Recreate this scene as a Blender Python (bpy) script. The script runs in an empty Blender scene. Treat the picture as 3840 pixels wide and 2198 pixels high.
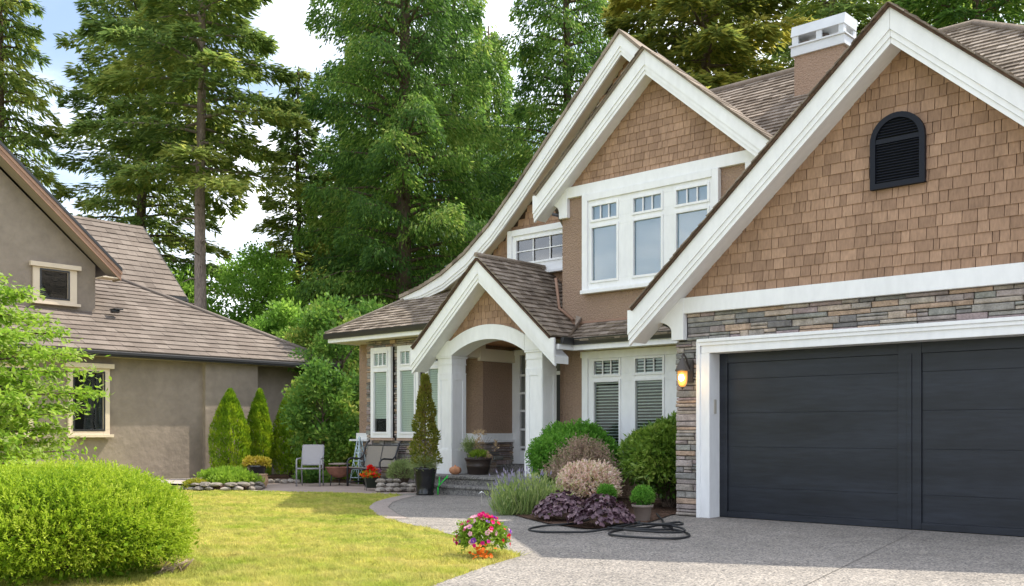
import bpy, bmesh, math, random
import numpy as np
from mathutils import Vector

# ------------------------------------------------------------------ camera, sky, sun, exposure
S = bpy.context.scene
COL = S.collection
YAW = math.radians(42.241)
cam = bpy.data.cameras.new("camera"); cam_o = bpy.data.objects.new("camera", cam); COL.objects.link(cam_o)
cam_o.location = (0, 0, 1.3); cam_o.rotation_euler = (math.pi/2, 0, YAW)
cam.sensor_width = 36; cam.lens = 34.72; cam.shift_y = 0.1344; cam.clip_start = 0.1; cam.clip_end = 2000
S.camera = cam_o
SUN_AZ = math.atan2(0.35, 0.937)          # from +Y towards +X
SUN_EL = math.radians(53.5)
sun = bpy.data.lights.new("sun", 'SUN'); sun.energy = 4.0; sun.angle = math.radians(0.5); sun.color = (1, .93, .80)
sun_o = bpy.data.objects.new("sun", sun); COL.objects.link(sun_o)
sd = Vector((math.sin(SUN_AZ)*math.cos(SUN_EL), math.cos(SUN_AZ)*math.cos(SUN_EL), math.sin(SUN_EL)))
sun_o.rotation_euler = sd.to_track_quat('Z', 'Y').to_euler(); sun_o.location = (30, 60, 80)
W = bpy.data.worlds.new("World"); S.world = W; W.use_nodes = True
wn, wl = W.node_tree.nodes, W.node_tree.links; wn.clear()
wo = wn.new('ShaderNodeOutputWorld'); wb = wn.new('ShaderNodeBackground'); wb.inputs[1].default_value = 0.15
sky = wn.new('ShaderNodeTexSky'); sky.sky_type = 'NISHITA'; sky.sun_disc = False
sky.sun_elevation = SUN_EL; sky.sun_rotation = SUN_AZ; sky.air_density = 1.0; sky.dust_density = 1.6
tc = wn.new('ShaderNodeTexCoord'); mp = wn.new('ShaderNodeMapping'); mp.inputs['Scale'].default_value = (1, 1, 2.6); mp.inputs['Location'].default_value = (.35, .1, .2); wl.new(tc.outputs['Generated'], mp.inputs[0])
cn = wn.new('ShaderNodeTexNoise'); cn.inputs['Scale'].default_value = 2.3; cn.inputs['Detail'].default_value = 9; cn.inputs['Roughness'].default_value = .58; cn.inputs['Distortion'].default_value = .35
cr = wn.new('ShaderNodeValToRGB'); cr.color_ramp.elements[0].position = .39; cr.color_ramp.elements[1].position = .60; cr.color_ramp.elements[0].color = (.12, .12, .12, 1)
mx = wn.new('ShaderNodeMixRGB')
c2 = wn.new('ShaderNodeTexNoise'); c2.inputs['Scale'].default_value = 4.5; c2.inputs['Detail'].default_value = 6; r2 = wn.new('ShaderNodeValToRGB')
r2.color_ramp.elements[0].position = .40; r2.color_ramp.elements[1].position = .58
cm = wn.new('ShaderNodeMixRGB'); cm.inputs[1].default_value = (4.6, 5.3, 6.4, 1); cm.inputs[2].default_value = (10.4, 10.6, 11.0, 1)
wl.new(mp.outputs[0], c2.inputs['Vector']); wl.new(c2.outputs[0], r2.inputs[0]); wl.new(r2.outputs[0], cm.inputs[0]); wl.new(cm.outputs[0], mx.inputs[2])
wl.new(mp.outputs[0], cn.inputs['Vector']); wl.new(cn.outputs[0], cr.inputs[0])
wl.new(cr.outputs[0], mx.inputs[0]); wl.new(sky.outputs[0], mx.inputs[1]); wl.new(mx.outputs[0], wb.inputs[0]); wl.new(wb.outputs[0], wo.inputs[0])
S.view_settings.view_transform = 'Standard'; S.view_settings.look = 'None'; S.view_settings.gamma = 1; S.view_settings.exposure = 0.76
S.cycles.max_bounces = 6; S.cycles.transparent_max_bounces = 8

rng = np.random.default_rng(7)
random.seed(7)
Rnd = random.uniform

# ------------------------------------------------------------------ object helpers
def tag(o, label=None, cat=None, group=None, kind=None):
    if label: o['label'] = label
    if cat: o['category'] = cat
    if group: o['group'] = group
    if kind: o['kind'] = kind
    return o
def thing(name, label, cat, loc=(0, 0, 0), group=None):
    o = bpy.data.objects.new(name, None); COL.objects.link(o); o.location = loc; o.empty_display_size = .2
    return tag(o, label, cat, group)
def base(o):
    while o.parent: o = o.parent
    return np.array(o.location)
def link(name, me, mat, parent):
    o = bpy.data.objects.new(name, me); COL.objects.link(o)
    if mat: me.materials.append(mat)
    if parent: o.parent = parent
    return o
def mesh_np(name, v, f, mat, parent=None, tint=None, smooth=False):
    """v (N,3) world, f (M,k) all faces with k corners"""
    v = np.asarray(v, dtype=np.float32)
    if parent is not None: v = v - base(parent).astype(np.float32)
    f = np.asarray(f, dtype=np.int32); M, k = f.shape
    me = bpy.data.meshes.new(name)
    me.vertices.add(len(v)); me.vertices.foreach_set('co', v.ravel())
    me.loops.add(M*k); me.loops.foreach_set('vertex_index', f.ravel())
    me.polygons.add(M); me.polygons.foreach_set('loop_start', np.arange(0, M*k, k, dtype=np.int32))
    me.polygons.foreach_set('loop_total', np.full(M, k, dtype=np.int32))
    if smooth: me.polygons.foreach_set('use_smooth', np.ones(M, dtype=bool))
    if tint is not None:
        a = me.attributes.new('tint', 'FLOAT', 'FACE'); a.data.foreach_set('value', np.asarray(tint, dtype=np.float32))
    me.update(calc_edges=True)
    return link(name, me, mat, parent)

class MB:
    def __init__(s): s.v = []; s.f = []; s.t = []; s.sm = []; s.cuts = []
    def split(s): s.cuts.append((len(s.v), len(s.f))); return s
    def add(s, vs, fs, tint=.5, smooth=False):
        b = len(s.v); s.v += [tuple(p) for p in vs]
        for f in fs: s.f.append(tuple(i+b for i in f)); s.t.append(tint); s.sm.append(smooth)
    def box(s, x0, x1, y0, y1, z0, z1, tint=.5):
        if x0 > x1: x0, x1 = x1, x0
        if y0 > y1: y0, y1 = y1, y0
        s.add([(x0,y0,z0),(x1,y0,z0),(x1,y1,z0),(x0,y1,z0),(x0,y0,z1),(x1,y0,z1),(x1,y1,z1),(x0,y1,z1)],
              [(0,3,2,1),(4,5,6,7),(0,1,5,4),(1,2,6,5),(2,3,7,6),(3,0,4,7)], tint)
    def boxm(s, M, u0, u1, w0, w1, z0, z1, tint=.5):
        a = M(u0, w0, z0); b = M(u1, w1, z1); s.box(a[0], b[0], a[1], b[1], z0, z1, tint)
    def prism(s, pts, d, tint=.5):
        """planar polygon pts extruded by vector d"""
        n = len(pts); P = [Vector(p) for p in pts]; d = Vector(d)
        nn = Vector((0,0,0))
        for i in range(n): nn += P[i].cross(P[(i+1) % n])
        if nn.dot(d) > 0: P = P[::-1]
        vs = P + [p+d for p in P]
        fs = [tuple(range(n)), tuple(range(2*n-1, n-1, -1))] + [(i, n+i, n+(i+1) % n, (i+1) % n) for i in range(n)]
        s.add(vs, fs, tint)
    def tube(s, path, r, k=8, tint=.5, closed=False, caps=True):
        P = [Vector(p) for p in path]; n = len(P); rs = r if isinstance(r, (list, tuple)) else [r]*n
        b = len(s.v); up = Vector((0, 0, 1)); prev = None
        for i in range(n):
            if closed: t = P[(i+1) % n]-P[i-1]
            else: t = P[min(i+1, n-1)]-P[max(i-1, 0)]
            t.normalize()
            if prev is None: a = t.cross(up if abs(t.z) < .95 else Vector((1, 0, 0)))
            else: a = prev - t*prev.dot(t)
            a.normalize(); c = t.cross(a); prev = a
            for j in range(k):
                an = 2*math.pi*j/k; s.v.append(tuple(P[i]+(a*math.cos(an)+c*math.sin(an))*rs[i]))
        for i in range(n if closed else n-1):
            i2 = (i+1) % n
            for j in range(k):
                j2 = (j+1) % k; s.f.append((b+i*k+j, b+i*k+j2, b+i2*k+j2, b+i2*k+j)); s.t.append(tint); s.sm.append(True)
        if caps and not closed:
            s.f.append(tuple(b+j for j in range(k-1, -1, -1))); s.t.append(tint); s.sm.append(False)
            s.f.append(tuple(b+(n-1)*k+j for j in range(k))); s.t.append(tint); s.sm.append(False)
    def lathe(s, c, prof, k=24, tint=.5, wob=None):
        b = len(s.v)
        for (r, z) in prof:
            for j in range(k):
                an = 2*math.pi*j/k; rr = r*(wob(an, z) if wob else 1); s.v.append((c[0]+rr*math.cos(an), c[1]+rr*math.sin(an), c[2]+z))
        for i in range(len(prof)-1):
            for j in range(k):
                j2 = (j+1) % k; s.f.append((b+i*k+j, b+i*k+j2, b+(i+1)*k+j2, b+(i+1)*k+j)); s.t.append(tint); s.sm.append(True)
        s.f.append(tuple(b+j for j in range(k-1, -1, -1))); s.t.append(tint); s.sm.append(False)
        m = (len(prof)-1)*k; s.f.append(tuple(b+m+j for j in range(k))); s.t.append(tint); s.sm.append(False)
    def build(s, name, mat, parent=None, bevel=0):
        if s.cuts:      # each piece marked with split() becomes an object of its own
            ends = [c for c in s.cuts if c[1] < len(s.f)]+[(len(s.v), len(s.f))]; v0 = f0 = 0; out = []
            for v1, f1 in ends:
                if f1 == f0: continue
                p = MB(); p.v = s.v[v0:v1]; p.f = [tuple(i-v0 for i in f) for f in s.f[f0:f1]]; p.t = s.t[f0:f1]; p.sm = s.sm[f0:f1]
                out.append(p.build(name, mat, parent, bevel)); v0, f0 = v1, f1
            return out[0]
        b = base(parent) if parent else (0, 0, 0)
        me = bpy.data.meshes.new(name)
        me.from_pydata([(p[0]-b[0], p[1]-b[1], p[2]-b[2]) for p in s.v], [], s.f)
        me.polygons.foreach_set('use_smooth', s.sm)
        a = me.attributes.new('tint', 'FLOAT', 'FACE'); a.data.foreach_set('value', s.t)
        me.update()
        o = link(name, me, mat, parent)
        if bevel:
            m = o.modifiers.new('bevel', 'BEVEL'); m.width = bevel; m.segments = 2; m.limit_method = 'ANGLE'
        return o

# ------------------------------------------------------------------ materials
def mat(name, cols, rough=.7, spec=.25, nz=None, nz2=None, bump=None, transl=0, interp='LINEAR', emit=None, metal=0, vor=None, stretch=None):
    m = bpy.data.materials.new(name); m.use_nodes = True; N, L = m.node_tree.nodes, m.node_tree.links
    bs = N['Principled BSDF']; bs.inputs['Roughness'].default_value = rough; bs.inputs['Specular IOR Level'].default_value = spec; bs.inputs['Metallic'].default_value = metal
    geo = N.new('ShaderNodeNewGeometry'); pos = geo.outputs['Position']
    if stretch:
        mm = N.new('ShaderNodeVectorMath'); mm.operation = 'MULTIPLY'; mm.inputs[1].default_value = stretch; L.new(pos, mm.inputs[0]); pos = mm.outputs[0]
    if isinstance(cols[0], (int, float)): cols = [cols]
    if len(cols) > 1:
        at = N.new('ShaderNodeAttribute'); at.attribute_name = 'tint'
        r = N.new('ShaderNodeValToRGB'); r.color_ramp.interpolation = interp
        n = len(cols); E = r.color_ramp.elements
        while len(E) < n: E.new(.5)
        for i, c in enumerate(cols):
            E[i].position = i/(n if interp == 'CONSTANT' else n-1); E[i].color = (*c, 1)
        src = at.outputs['Fac']
        if vor:
            vt = N.new('ShaderNodeTexVoronoi'); vt.inputs['Scale'].default_value = vor; L.new(pos, vt.inputs['Vector'])
            sp = N.new('ShaderNodeSeparateColor'); L.new(vt.outputs['Color'], sp.inputs[0]); src = sp.outputs[0]
        L.new(src, r.inputs[0]); col = r.outputs[0]
    else:
        rg = N.new('ShaderNodeRGB'); rg.outputs[0].default_value = (*cols[0], 1); col = rg.outputs[0]
    for q in (nz, nz2):
        if not q: continue
        t = N.new('ShaderNodeTexNoise'); t.inputs['Scale'].default_value = q[0]; t.inputs['Detail'].default_value = 5; L.new(pos, t.inputs['Vector'])
        mr = N.new('ShaderNodeMapRange'); mr.inputs[1].default_value = .25; mr.inputs[2].default_value = .75; mr.inputs[3].default_value = 1-q[1]; mr.inputs[4].default_value = 1+q[1]
        L.new(t.outputs[0], mr.inputs[0])
        if len(q) > 2:      # towards another colour
            mr.inputs[3].default_value = 0; mr.inputs[4].default_value = q[1]
            x = N.new('ShaderNodeMixRGB'); x.inputs[2].default_value = (*q[2], 1); L.new(mr.outputs[0], x.inputs[0]); L.new(col, x.inputs[1])
        else:
            x = N.new('ShaderNodeMixRGB'); x.blend_type = 'MULTIPLY'; x.inputs[0].default_value = 1; L.new(col, x.inputs[1]); L.new(mr.outputs[0], x.inputs[2])
        col = x.outputs[0]
    L.new(col, bs.inputs['Base Color'])
    if bump:
        if bump[0] < 0:
            t = N.new('ShaderNodeTexVoronoi'); t.inputs['Scale'].default_value = -bump[0]; o = t.outputs['Distance']
        else:
            t = N.new('ShaderNodeTexNoise'); t.inputs['Scale'].default_value = bump[0]; t.inputs['Detail'].default_value = 4; o = t.outputs[0]
        L.new(pos, t.inputs['Vector'])
        b = N.new('ShaderNodeBump'); b.inputs['Strength'].default_value = bump[1]; b.inputs['Distance'].default_value = bump[2] if len(bump) > 2 else .01
        L.new(o, b.inputs['Height']); L.new(b.outputs[0], bs.inputs['Normal'])
    if emit:
        bs.inputs['Emission Color'].default_value = (*emit[0], 1); bs.inputs['Emission Strength'].default_value = emit[1]
    if transl:
        tr = N.new('ShaderNodeBsdfTranslucent'); L.new(col, tr.inputs[0]); ms = N.new('ShaderNodeMixShader'); ms.inputs[0].default_value = transl
        L.new(bs.outputs[0], ms.inputs[1]); L.new(tr.outputs[0], ms.inputs[2]); L.new(ms.outputs[0], N['Material Output'].inputs[0])
    return m
def glass_mat(name, tint, ior=1.9):
    m = bpy.data.materials.new(name); m.use_nodes = True; N, L = m.node_tree.nodes, m.node_tree.links
    N.remove(N['Principled BSDF'])
    t = N.new('ShaderNodeBsdfTransparent'); t.inputs[0].default_value = (*tint, 1)
    g = N.new('ShaderNodeBsdfGlossy'); g.inputs['Roughness'].default_value = .015
    fr = N.new('ShaderNodeFresnel'); fr.inputs[0].default_value = ior
    nt = N.new('ShaderNodeTexNoise'); nt.inputs['Scale'].default_value = 1.3; b = N.new('ShaderNodeBump'); b.inputs['Strength'].default_value = .02; b.inputs['Distance'].default_value = .1
    L.new(nt.outputs[0], b.inputs['Height']); L.new(b.outputs[0], g.inputs['Normal'])
    ms = N.new('ShaderNodeMixShader'); L.new(fr.outputs[0], ms.inputs[0]); L.new(t.outputs[0], ms.inputs[1]); L.new(g.outputs[0], ms.inputs[2])
    L.new(ms.outputs[0], N['Material Output'].inputs[0]); return m

m_white = mat('white_paint', (.83, .83, .83), .45, .35, nz=(1.0, .05), nz2=(12, .05), bump=(90, .08, .002), stretch=(1, 1, .35))
m_cream = mat('cream_paint', (.80, .73, .58), .5, .3, nz=(1.5, .05))
m_stucco = mat('brown_stucco', (.34, .235, .17), .9, .15, nz=(1.0, .1), nz2=(30, .14), bump=(-32, .8, .02))
m_shingle = mat('brown_shingles', [(.285, .178, .117), (.345, .217, .143), (.395, .252, .168)], .75, .2, nz=(1.6, .14), nz2=(22, .2), bump=(90, .4, .005), stretch=(1.8, 1.8, .4))
m_shback = mat('shingle_gap', (.055, .033, .022), .9)
STONES = [(0.234, 0.228, 0.215), (0.311, 0.273, 0.238), (0.412, 0.336, 0.273), (0.276, 0.229, 0.213), (0.418, 0.304, 0.225), (0.26, 0.257, 0.231), (0.345, 0.295, 0.275), (0.189, 0.177, 0.17), (0.376, 0.326, 0.275), (0.291, 0.272, 0.247), (0.333, 0.263, 0.257)]
m_stone = mat('ledge_stone', STONES, .85, .2, interp='CONSTANT', nz=(9, .3), nz2=(45, .22), bump=(30, .7, .02))
m_mortar = mat('stone_joint', (.055, .05, .047), .95)
m_sill = mat('pink_stone_sill', (.46, .33, .26), .8, nz=(14, .15), bump=(40, .3))
m_shake = mat('weathered_shakes', [(.14, .11, .085), (.235, .19, .15), (.32, .265, .215)], .85, .15, nz=(3, .2), nz2=(30, .25), bump=(50, .4, .006))
m_redge = mat('roof_edge', (.10, .06, .04), .85, nz=(20, .4))
m_ntile = mat('tan_roof_tiles', [(.15, .122, .103), (.178, .146, .124), (.206, .172, .147)], .8, .2, nz=(.9, .2), nz2=(30, .15), bump=(40, .3, .004))
m_nstucco = mat('taupe_stucco', (.27, .222, .178), .9, .15, nz=(.7, .16), nz2=(5, .12), bump=(7, .6, .03))
m_ntrim = mat('beige_trim', (.66, .55, .42), .6, nz=(3, .06))
m_nfascia = mat('copper_fascia', (.30, .18, .125), .55, nz=(5, .1))
m_nsoffit = mat('soffit', (.30, .25, .2), .7)
m_gutter = mat('black_gutter', (.03, .03, .032), .35, .5)
m_door = mat('charcoal_garage_door', (.0155, .0185, .0255), .45, .4, nz=(1.3, .5), nz2=(9, .3), bump=(30, .12), stretch=(.35, 1, 2.6))
m_doorseam = mat('door_seam', (.045, .048, .056), .5, nz=(6, .5))
m_vent = mat('navy_metal', (.011, .013, .02), .5, .2)
m_ventback = mat('vent_inside', (.012, .012, .012), .9)
m_wood = mat('cedar_ceiling', (.42, .20, .10), .5, nz=(5, .2), stretch=(.4, 6, 1))
m_blind = mat('white_blind', (.78, .86, .82), .6)
m_shade = mat('sky_tinted_shade', (.55, .78, .95), .7)  # blue of the sky reflected in the panes is put into this shade
m_inside = mat('unlit_room', (.025, .027, .025), .9)  # near-black backing: the shade of an unlit room put into the colour
m_glass = glass_mat('window_glass', (.93, .97, .96), 1.7)
m_glass2 = glass_mat('sky_window_glass', (1, 1, 1), 2.5)
m_metal = mat('zinc_cap', (.62, .64, .66), .45, .5, nz=(3, .08))
m_lantern = mat('bronze_metal', (.07, .058, .05), .5, .5)
m_lampglass = mat('amber_glass', (.9, .5, .15), .3, emit=((1, .36, .06), .35))
m_bulb = mat('lit_bulb', (1, .8, .5), .3, emit=((1, .75, .35), 14))
m_agg = mat('exposed_aggregate', [(.075, .072, .07), (.215, .195, .178), (.33, .295, .255), (.145, .138, .134), (.43, .385, .335)], .85, .2, vor=62, nz=(.45, .2), nz2=(3, .13), bump=(-62, .35, .01))
m_aggd = mat('step_aggregate', [(.08, .078, .075), (.20, .19, .18), (.30, .28, .26), (.14, .135, .13)], .85, .2, vor=45, nz=(2, .1), bump=(-45, .4, .01))
m_conc = mat('concrete_border', [(.23, .19, .17), (.31, .26, .23), (.36, .31, .28)], .85, .2, vor=70, nz=(2, .12), bump=(-70, .25, .01))
m_joint = mat('saw_joint', (.15, .135, .12), .9)
m_paver = mat('pinkish_pavers', [(.34, .27, .23), (.42, .34, .29)], .85, .2, nz=(2, .12), nz2=(30, .12), bump=(30, .2))
m_soil = mat('bark_mulch', [(.06, .035, .025), (.13, .08, .055), (.09, .055, .04)], .95, .1, vor=30, nz=(6, .3), bump=(-30, 1, .03))
m_gravel = mat('pale_gravel', [(.3, .26, .23), (.5, .44, .4), (.4, .34, .3)], .9, vor=26, bump=(-26, .8, .02))
m_lawn = mat('lawn_turf', (.30, .42, .055), .95, .05, nz=(1.5, .85, (.68, .57, .22)), nz2=(7, .35), bump=(80, .6, .02), stretch=(1.0, 1.6, 1))
m_grass = mat('grass_blades', [(.16, .27, .025), (.31, .41, .045), (.46, .48, .08), (.72, .60, .22)], .8, .1, transl=.45, nz=(1.5, .75, (.72, .59, .24)), nz2=(7, .35), stretch=(1.0, 1.6, 1))
m_field = mat('rough_ground', (.17, .17, .06), .95, nz=(1.0, .3), nz2=(9, .3))
m_bark = mat('fir_bark', (.32, .25, .21), .95, .1, nz=(3, .25), nz2=(12, .35), bump=(16, .9, .05), stretch=(2.5, 2.5, .6))
m_barkd = mat('dark_bark', (.15, .11, .085), .95, .1, nz=(6, .3), bump=(20, .8, .03), stretch=(2, 2, .5))
def leafmat(name, cols, transl=.35, rough=.6, spec=.2): return mat(name, cols, rough, spec, transl=transl)
m_fir = leafmat('fir_needles', [(0.128, 0.205, 0.056), (0.226, 0.323, 0.075), (0.344, 0.41, 0.094), (0.508, 0.518, 0.122)], 0.6)
m_fir2 = leafmat('sunlit_fir_needles', [(0.117, 0.163, 0.039), (0.234, 0.273, 0.052), (0.416, 0.403, 0.078), (0.546, 0.494, 0.104)], 0.6)  # yellower fir palette, warm sunlight put into the needle colour
m_cedar = leafmat('cedar_sprays', [(0.069, 0.149, 0.035), (0.138, 0.259, 0.05), (0.23, 0.38, 0.066), (0.414, 0.495, 0.121)], 0.6)
m_decid = leafmat('deciduous_leaves', [(.12, .26, .04), (.22, .40, .06), (.36, .54, .09)], .6)
m_maple = leafmat('lime_maple_leaves', [(0.136, 0.257, 0.025), (0.248, 0.408, 0.04), (0.352, 0.494, 0.06), (0.44, 0.494, 0.22)], 0.5)
m_yew = leafmat('bright_yew_shoots', [(.07, .155, .01), (.19, .32, .018), (.37, .49, .03), (.54, .60, .09)], .45)  # dark end deepened to put the shade between shoots into the colour
m_emer = leafmat('emerald_cedar', [(.09, .19, .013), (.23, .37, .018), (.45, .54, .03)], .45)
m_shrubg = leafmat('shrub_leaves', [(.07, .16, .035), (.12, .25, .04), (.21, .33, .055), (.42, .44, .09)], .45)
m_lime = leafmat('lime_groundcover', [(.17, .30, .03), (.27, .42, .04), (.36, .48, .07)], .4)
m_yel = leafmat('yellow_flowers', [(.16, .24, .03), (.55, .45, .04), (.70, .55, .08), (.6, .35, .3)], .3)
m_box = leafmat('boxwood_leaves', [(.08, .24, .03), (.15, .36, .045), (.25, .48, .07)], .45)
m_rhodo = leafmat('rhododendron_leaves', [(.07, .16, .022), (.13, .25, .03), (.23, .36, .05), (.36, .44, .09)], .4, .4, .4)
m_barb = leafmat('barberry_twigs', [(.30, .20, .16), (.44, .30, .24), (.50, .38, .27), (.22, .24, .10)], .3)
m_willow = leafmat('variegated_leaves', [(.40, .46, .14), (.80, .56, .47), (.88, .62, .55), (.90, .76, .66), (.60, .58, .28)], .35)
m_lav = leafmat('lavender_foliage', [(.16, .27, .08), (.27, .38, .12), (.42, .50, .16), (.36, .32, .46)], .35)
m_heu = leafmat('purple_heuchera', [(.075, .035, .05), (.14, .075, .10), (.21, .125, .15), (.30, .20, .22)], .2, .4, .5)
m_rose = leafmat('rosemary', [(.18, .26, .09), (.30, .38, .14), (.38, .42, .18)], .3)
m_topi = leafmat('potted_conifer', [(.10, .135, .02), (.18, .21, .03), (.28, .28, .05), (.27, .17, .06)], .35)
m_twig = mat('dry_twigs', (.36, .27, .19), .9, nz=(5, .3))
m_petal = leafmat('petunia_petals', [(.62, .01, .16), (.75, .02, .05), (.22, .06, .42), (.80, .42, .52), (.72, .02, .28), (.85, .75, .72)], .35)
m_petal.node_tree.nodes['Color Ramp'].color_ramp.interpolation = 'CONSTANT'
m_orange = leafmat('orange_petals', [(.75, .10, .01), (.9, .24, .02), (.85, .16, .015)], .3)
m_red = leafmat('red_petals', [(.7, .015, .01), (.8, .03, .02), (.8, .30, .02), (.25, .12, .5)], .3)
m_dry = leafmat('dry_grass_heads', [(.5, .36, .2), (.62, .45, .27), (.7, .5, .3)], .3)
m_bpot = mat('black_glazed_pot', (.012, .012, .014), .25, .6, nz=(5, .3), bump=(7, .3, .02))
m_brpot = mat('brown_barrel', (.045, .032, .026), .45, .4, nz=(3, .2))
m_tpot = mat('tan_pot', (.52, .34, .21), .55, .3, nz=(6, .15))
m_gpot = mat('taupe_pot', (.24, .19, .16), .6, .3, nz=(6, .1))
m_dgreen = mat('dark_green_planter', (.018, .024, .016), .4, .4)
m_rust = mat('rusty_bowl', (.30, .14, .10), .7, .3, nz=(8, .3))
m_chair = mat('grey_mesh_fabric', (.40, .375, .385), .75, .2, nz=(60, .1))
m_chairf = mat('grey_metal_frame', (.32, .31, .33), .45, .4)
m_bench = mat('taupe_mesh_fabric', (.27, .24, .205), .8, .2, nz=(50, .1))
m_benchf = mat('black_metal_frame', (.03, .03, .034), .4, .5)
m_blue = mat('pale_blue_paint', (.55, .66, .70), .6, nz=(9, .15))
m_terra = mat('terracotta', (.55, .26, .14), .75, nz=(12, .25), bump=(30, .3))
m_green = mat('bright_green_plastic', (.02, .55, .05), .35, .5)
m_hose = mat('black_rubber', (.022, .023, .025), .55, .35)
m_rock = mat('garden_rock', [(.17, .15, .13), (.27, .235, .2), (.36, .32, .28)], .9, .15, nz=(6, .3), nz2=(30, .2), bump=(14, .8, .03))
m_grey = mat('grey_plastic', (.45, .42, .36), .5)

# ------------------------------------------------------------------ pattern generators
def clip(poly, convex):
    """Sutherland-Hodgman, both counter-clockwise in 2D"""
    out = poly
    n = len(convex)
    for i in range(n):
        a, b = convex[i], convex[(i+1) % n]
        inp, out = out, []
        if not inp: return []
        def side(p): return (b[0]-a[0])*(p[1]-a[1])-(b[1]-a[1])*(p[0]-a[0])
        for j in range(len(inp)):
            p, q = inp[j], inp[(j+1) % len(inp)]; sp, sq = side(p), side(q)
            if sp >= 0: out.append(p)
            if (sp >= 0) != (sq >= 0):
                t = sp/(sp-sq); out.append((p[0]+(q[0]-p[0])*t, p[1]+(q[1]-p[1])*t))
    res = []
    for p in out:
        if not res or abs(p[0]-res[-1][0])+abs(p[1]-res[-1][1]) > 1e-4: res.append(p)
    if len(res) > 1 and abs(res[0][0]-res[-1][0])+abs(res[0][1]-res[-1][1]) < 1e-4: res.pop()
    return res if len(res) > 2 else []
def ccw(poly):
    a = sum(poly[i][0]*poly[(i+1) % len(poly)][1]-poly[(i+1) % len(poly)][0]*poly[i][1] for i in range(len(poly)))
    return poly if a > 0 else poly[::-1]
def tiles(mb, O, U, V, poly, row, wmin, wmax, thick, gap=.005, jit=0., keep=None, tintfn=None, rise=.004):
    """courses of overlapping shingles/tiles on the plane O+u*U+v*V, normal U x V"""
    O, U, V = Vector(O), Vector(U).normalized(), Vector(V).normalized(); Nn = U.cross(V).normalized()
    poly = ccw(poly); us = [p[0] for p in poly]; vs = [p[1] for p in poly]
    v = min(vs); k = 0
    while v < max(vs):
        u = min(us)-Rnd(0, wmax); 
        while u < max(us):
            w = Rnd(wmin, wmax)
            dv = Rnd(-jit, jit); v0 = v+dv; v1 = v+row*1.12
            q = clip([(u+gap/2, v0), (u+w-gap/2, v0), (u+w-gap/2, v1), (u+gap/2, v1)], poly)
            if q and (keep is None or keep(q)):
                th = thick*Rnd(.8, 1.2)
                top = [O+U*a+V*b+Nn*(rise+th*(1-(b-v0)/(v1-v0)*.9)) for a, b in q]
                bot = [O+U*a+V*b-Nn*.004 for a, b in q]
                n = len(q); t = Rnd(0, 1) if tintfn is None else tintfn()
                mb.add(top+bot, [tuple(range(n))]+[(i, n+i, n+(i+1) % n, (i+1) % n) for i in range(n)], t)
            u += w
        v += row; k += 1
def stones(mb, O, U, V, w, h, hmin=.045, hmax=.11, wmin=.12, wmax=.5, proud=.055):
    """irregular ledge stone filling a w x h rectangle"""
    O, U, V = Vector(O), Vector(U), Vector(V); Nn = U.cross(V)
    v = 0
    while v < h-1e-4:
        rh = Rnd(hmin*1.3, hmax); rh = rh if h-v-rh > hmin else h-v
        u = 0
        while u < w-1e-4:
            rw = Rnd(wmin, wmax)*(1.0 if rh > .07 else 1.2); rw = rw if w-u-rw > wmin*.6 else w-u
            parts = [(v, v+rh)]
            if rh > .085 and random.random() < .45:
                m = v+rh*Rnd(.4, .6); parts = [(v, m), (m, v+rh)]
            for (a, b) in parts:
                d = Rnd(.012, proud); g = .005; i = min(.012, (b-a)*.2)
                jj = [Rnd(-.005, .005) for _ in range(8)]
                P = [(u+g, a+g), (u+rw-g, a+g), (u+rw-g, b-g), (u+g, b-g)]
                T = [(u+g+i+jj[0], a+g+i+jj[1]), (u+rw-g-i+jj[2], a+g+i+jj[3]), (u+rw-g-i+jj[4], b-g-i+jj[5]), (u+g+i+jj[6], b-g-i+jj[7])]
                D = [d+Rnd(-.008, .008) for _ in range(4)]
                vs = [O+U*x+V*y for x, y in P]+[O+U*x+V*y+Nn*(D[q]*.75) for q, (x, y) in enumerate(P)]+[O+U*x+V*y+Nn*D[q] for q, (x, y) in enumerate(T)]
                mb.add(vs, [(8, 9, 10, 11)]+[(4+q, 4+(q+1) % 4, 8+(q+1) % 4, 8+q) for q in range(4)]+[(q, (q+1) % 4, 4+(q+1) % 4, 4+q) for q in range(4)], Rnd(0, .999))
            u += rw
        v += rh

def unit(a): return a/np.maximum(np.linalg.norm(a, axis=-1, keepdims=True), 1e-9)
def leaf_quads(pos, d, side, L, Wd, fold=0.0):
    N = len(pos); L = np.broadcast_to(L, (N,))[:, None]; Wd = np.broadcast_to(Wd, (N,))[:, None]
    v = np.empty((N, 4, 3), dtype=np.float32)
    v[:, 0] = pos; v[:, 1] = pos+d*L*.45+side*Wd*.5; v[:, 2] = pos+d*L; v[:, 3] = pos+d*L*.45-side*Wd*.5
    return v.reshape(-1, 3), np.arange(N*4, dtype=np.int32).reshape(N, 4)
def rdir(n, r=None):
    return unit((r or rng).normal(size=(n, 3)))
def clump_noise(p, s, seed=0):
    q = p*s+seed; return .5+.25*(np.sin(q[:, 0]*1.3+np.sin(q[:, 1]*1.7))+np.sin(q[:, 1]*1.1+q[:, 2]*1.9+np.sin(q[:, 0]*.9)))

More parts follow.
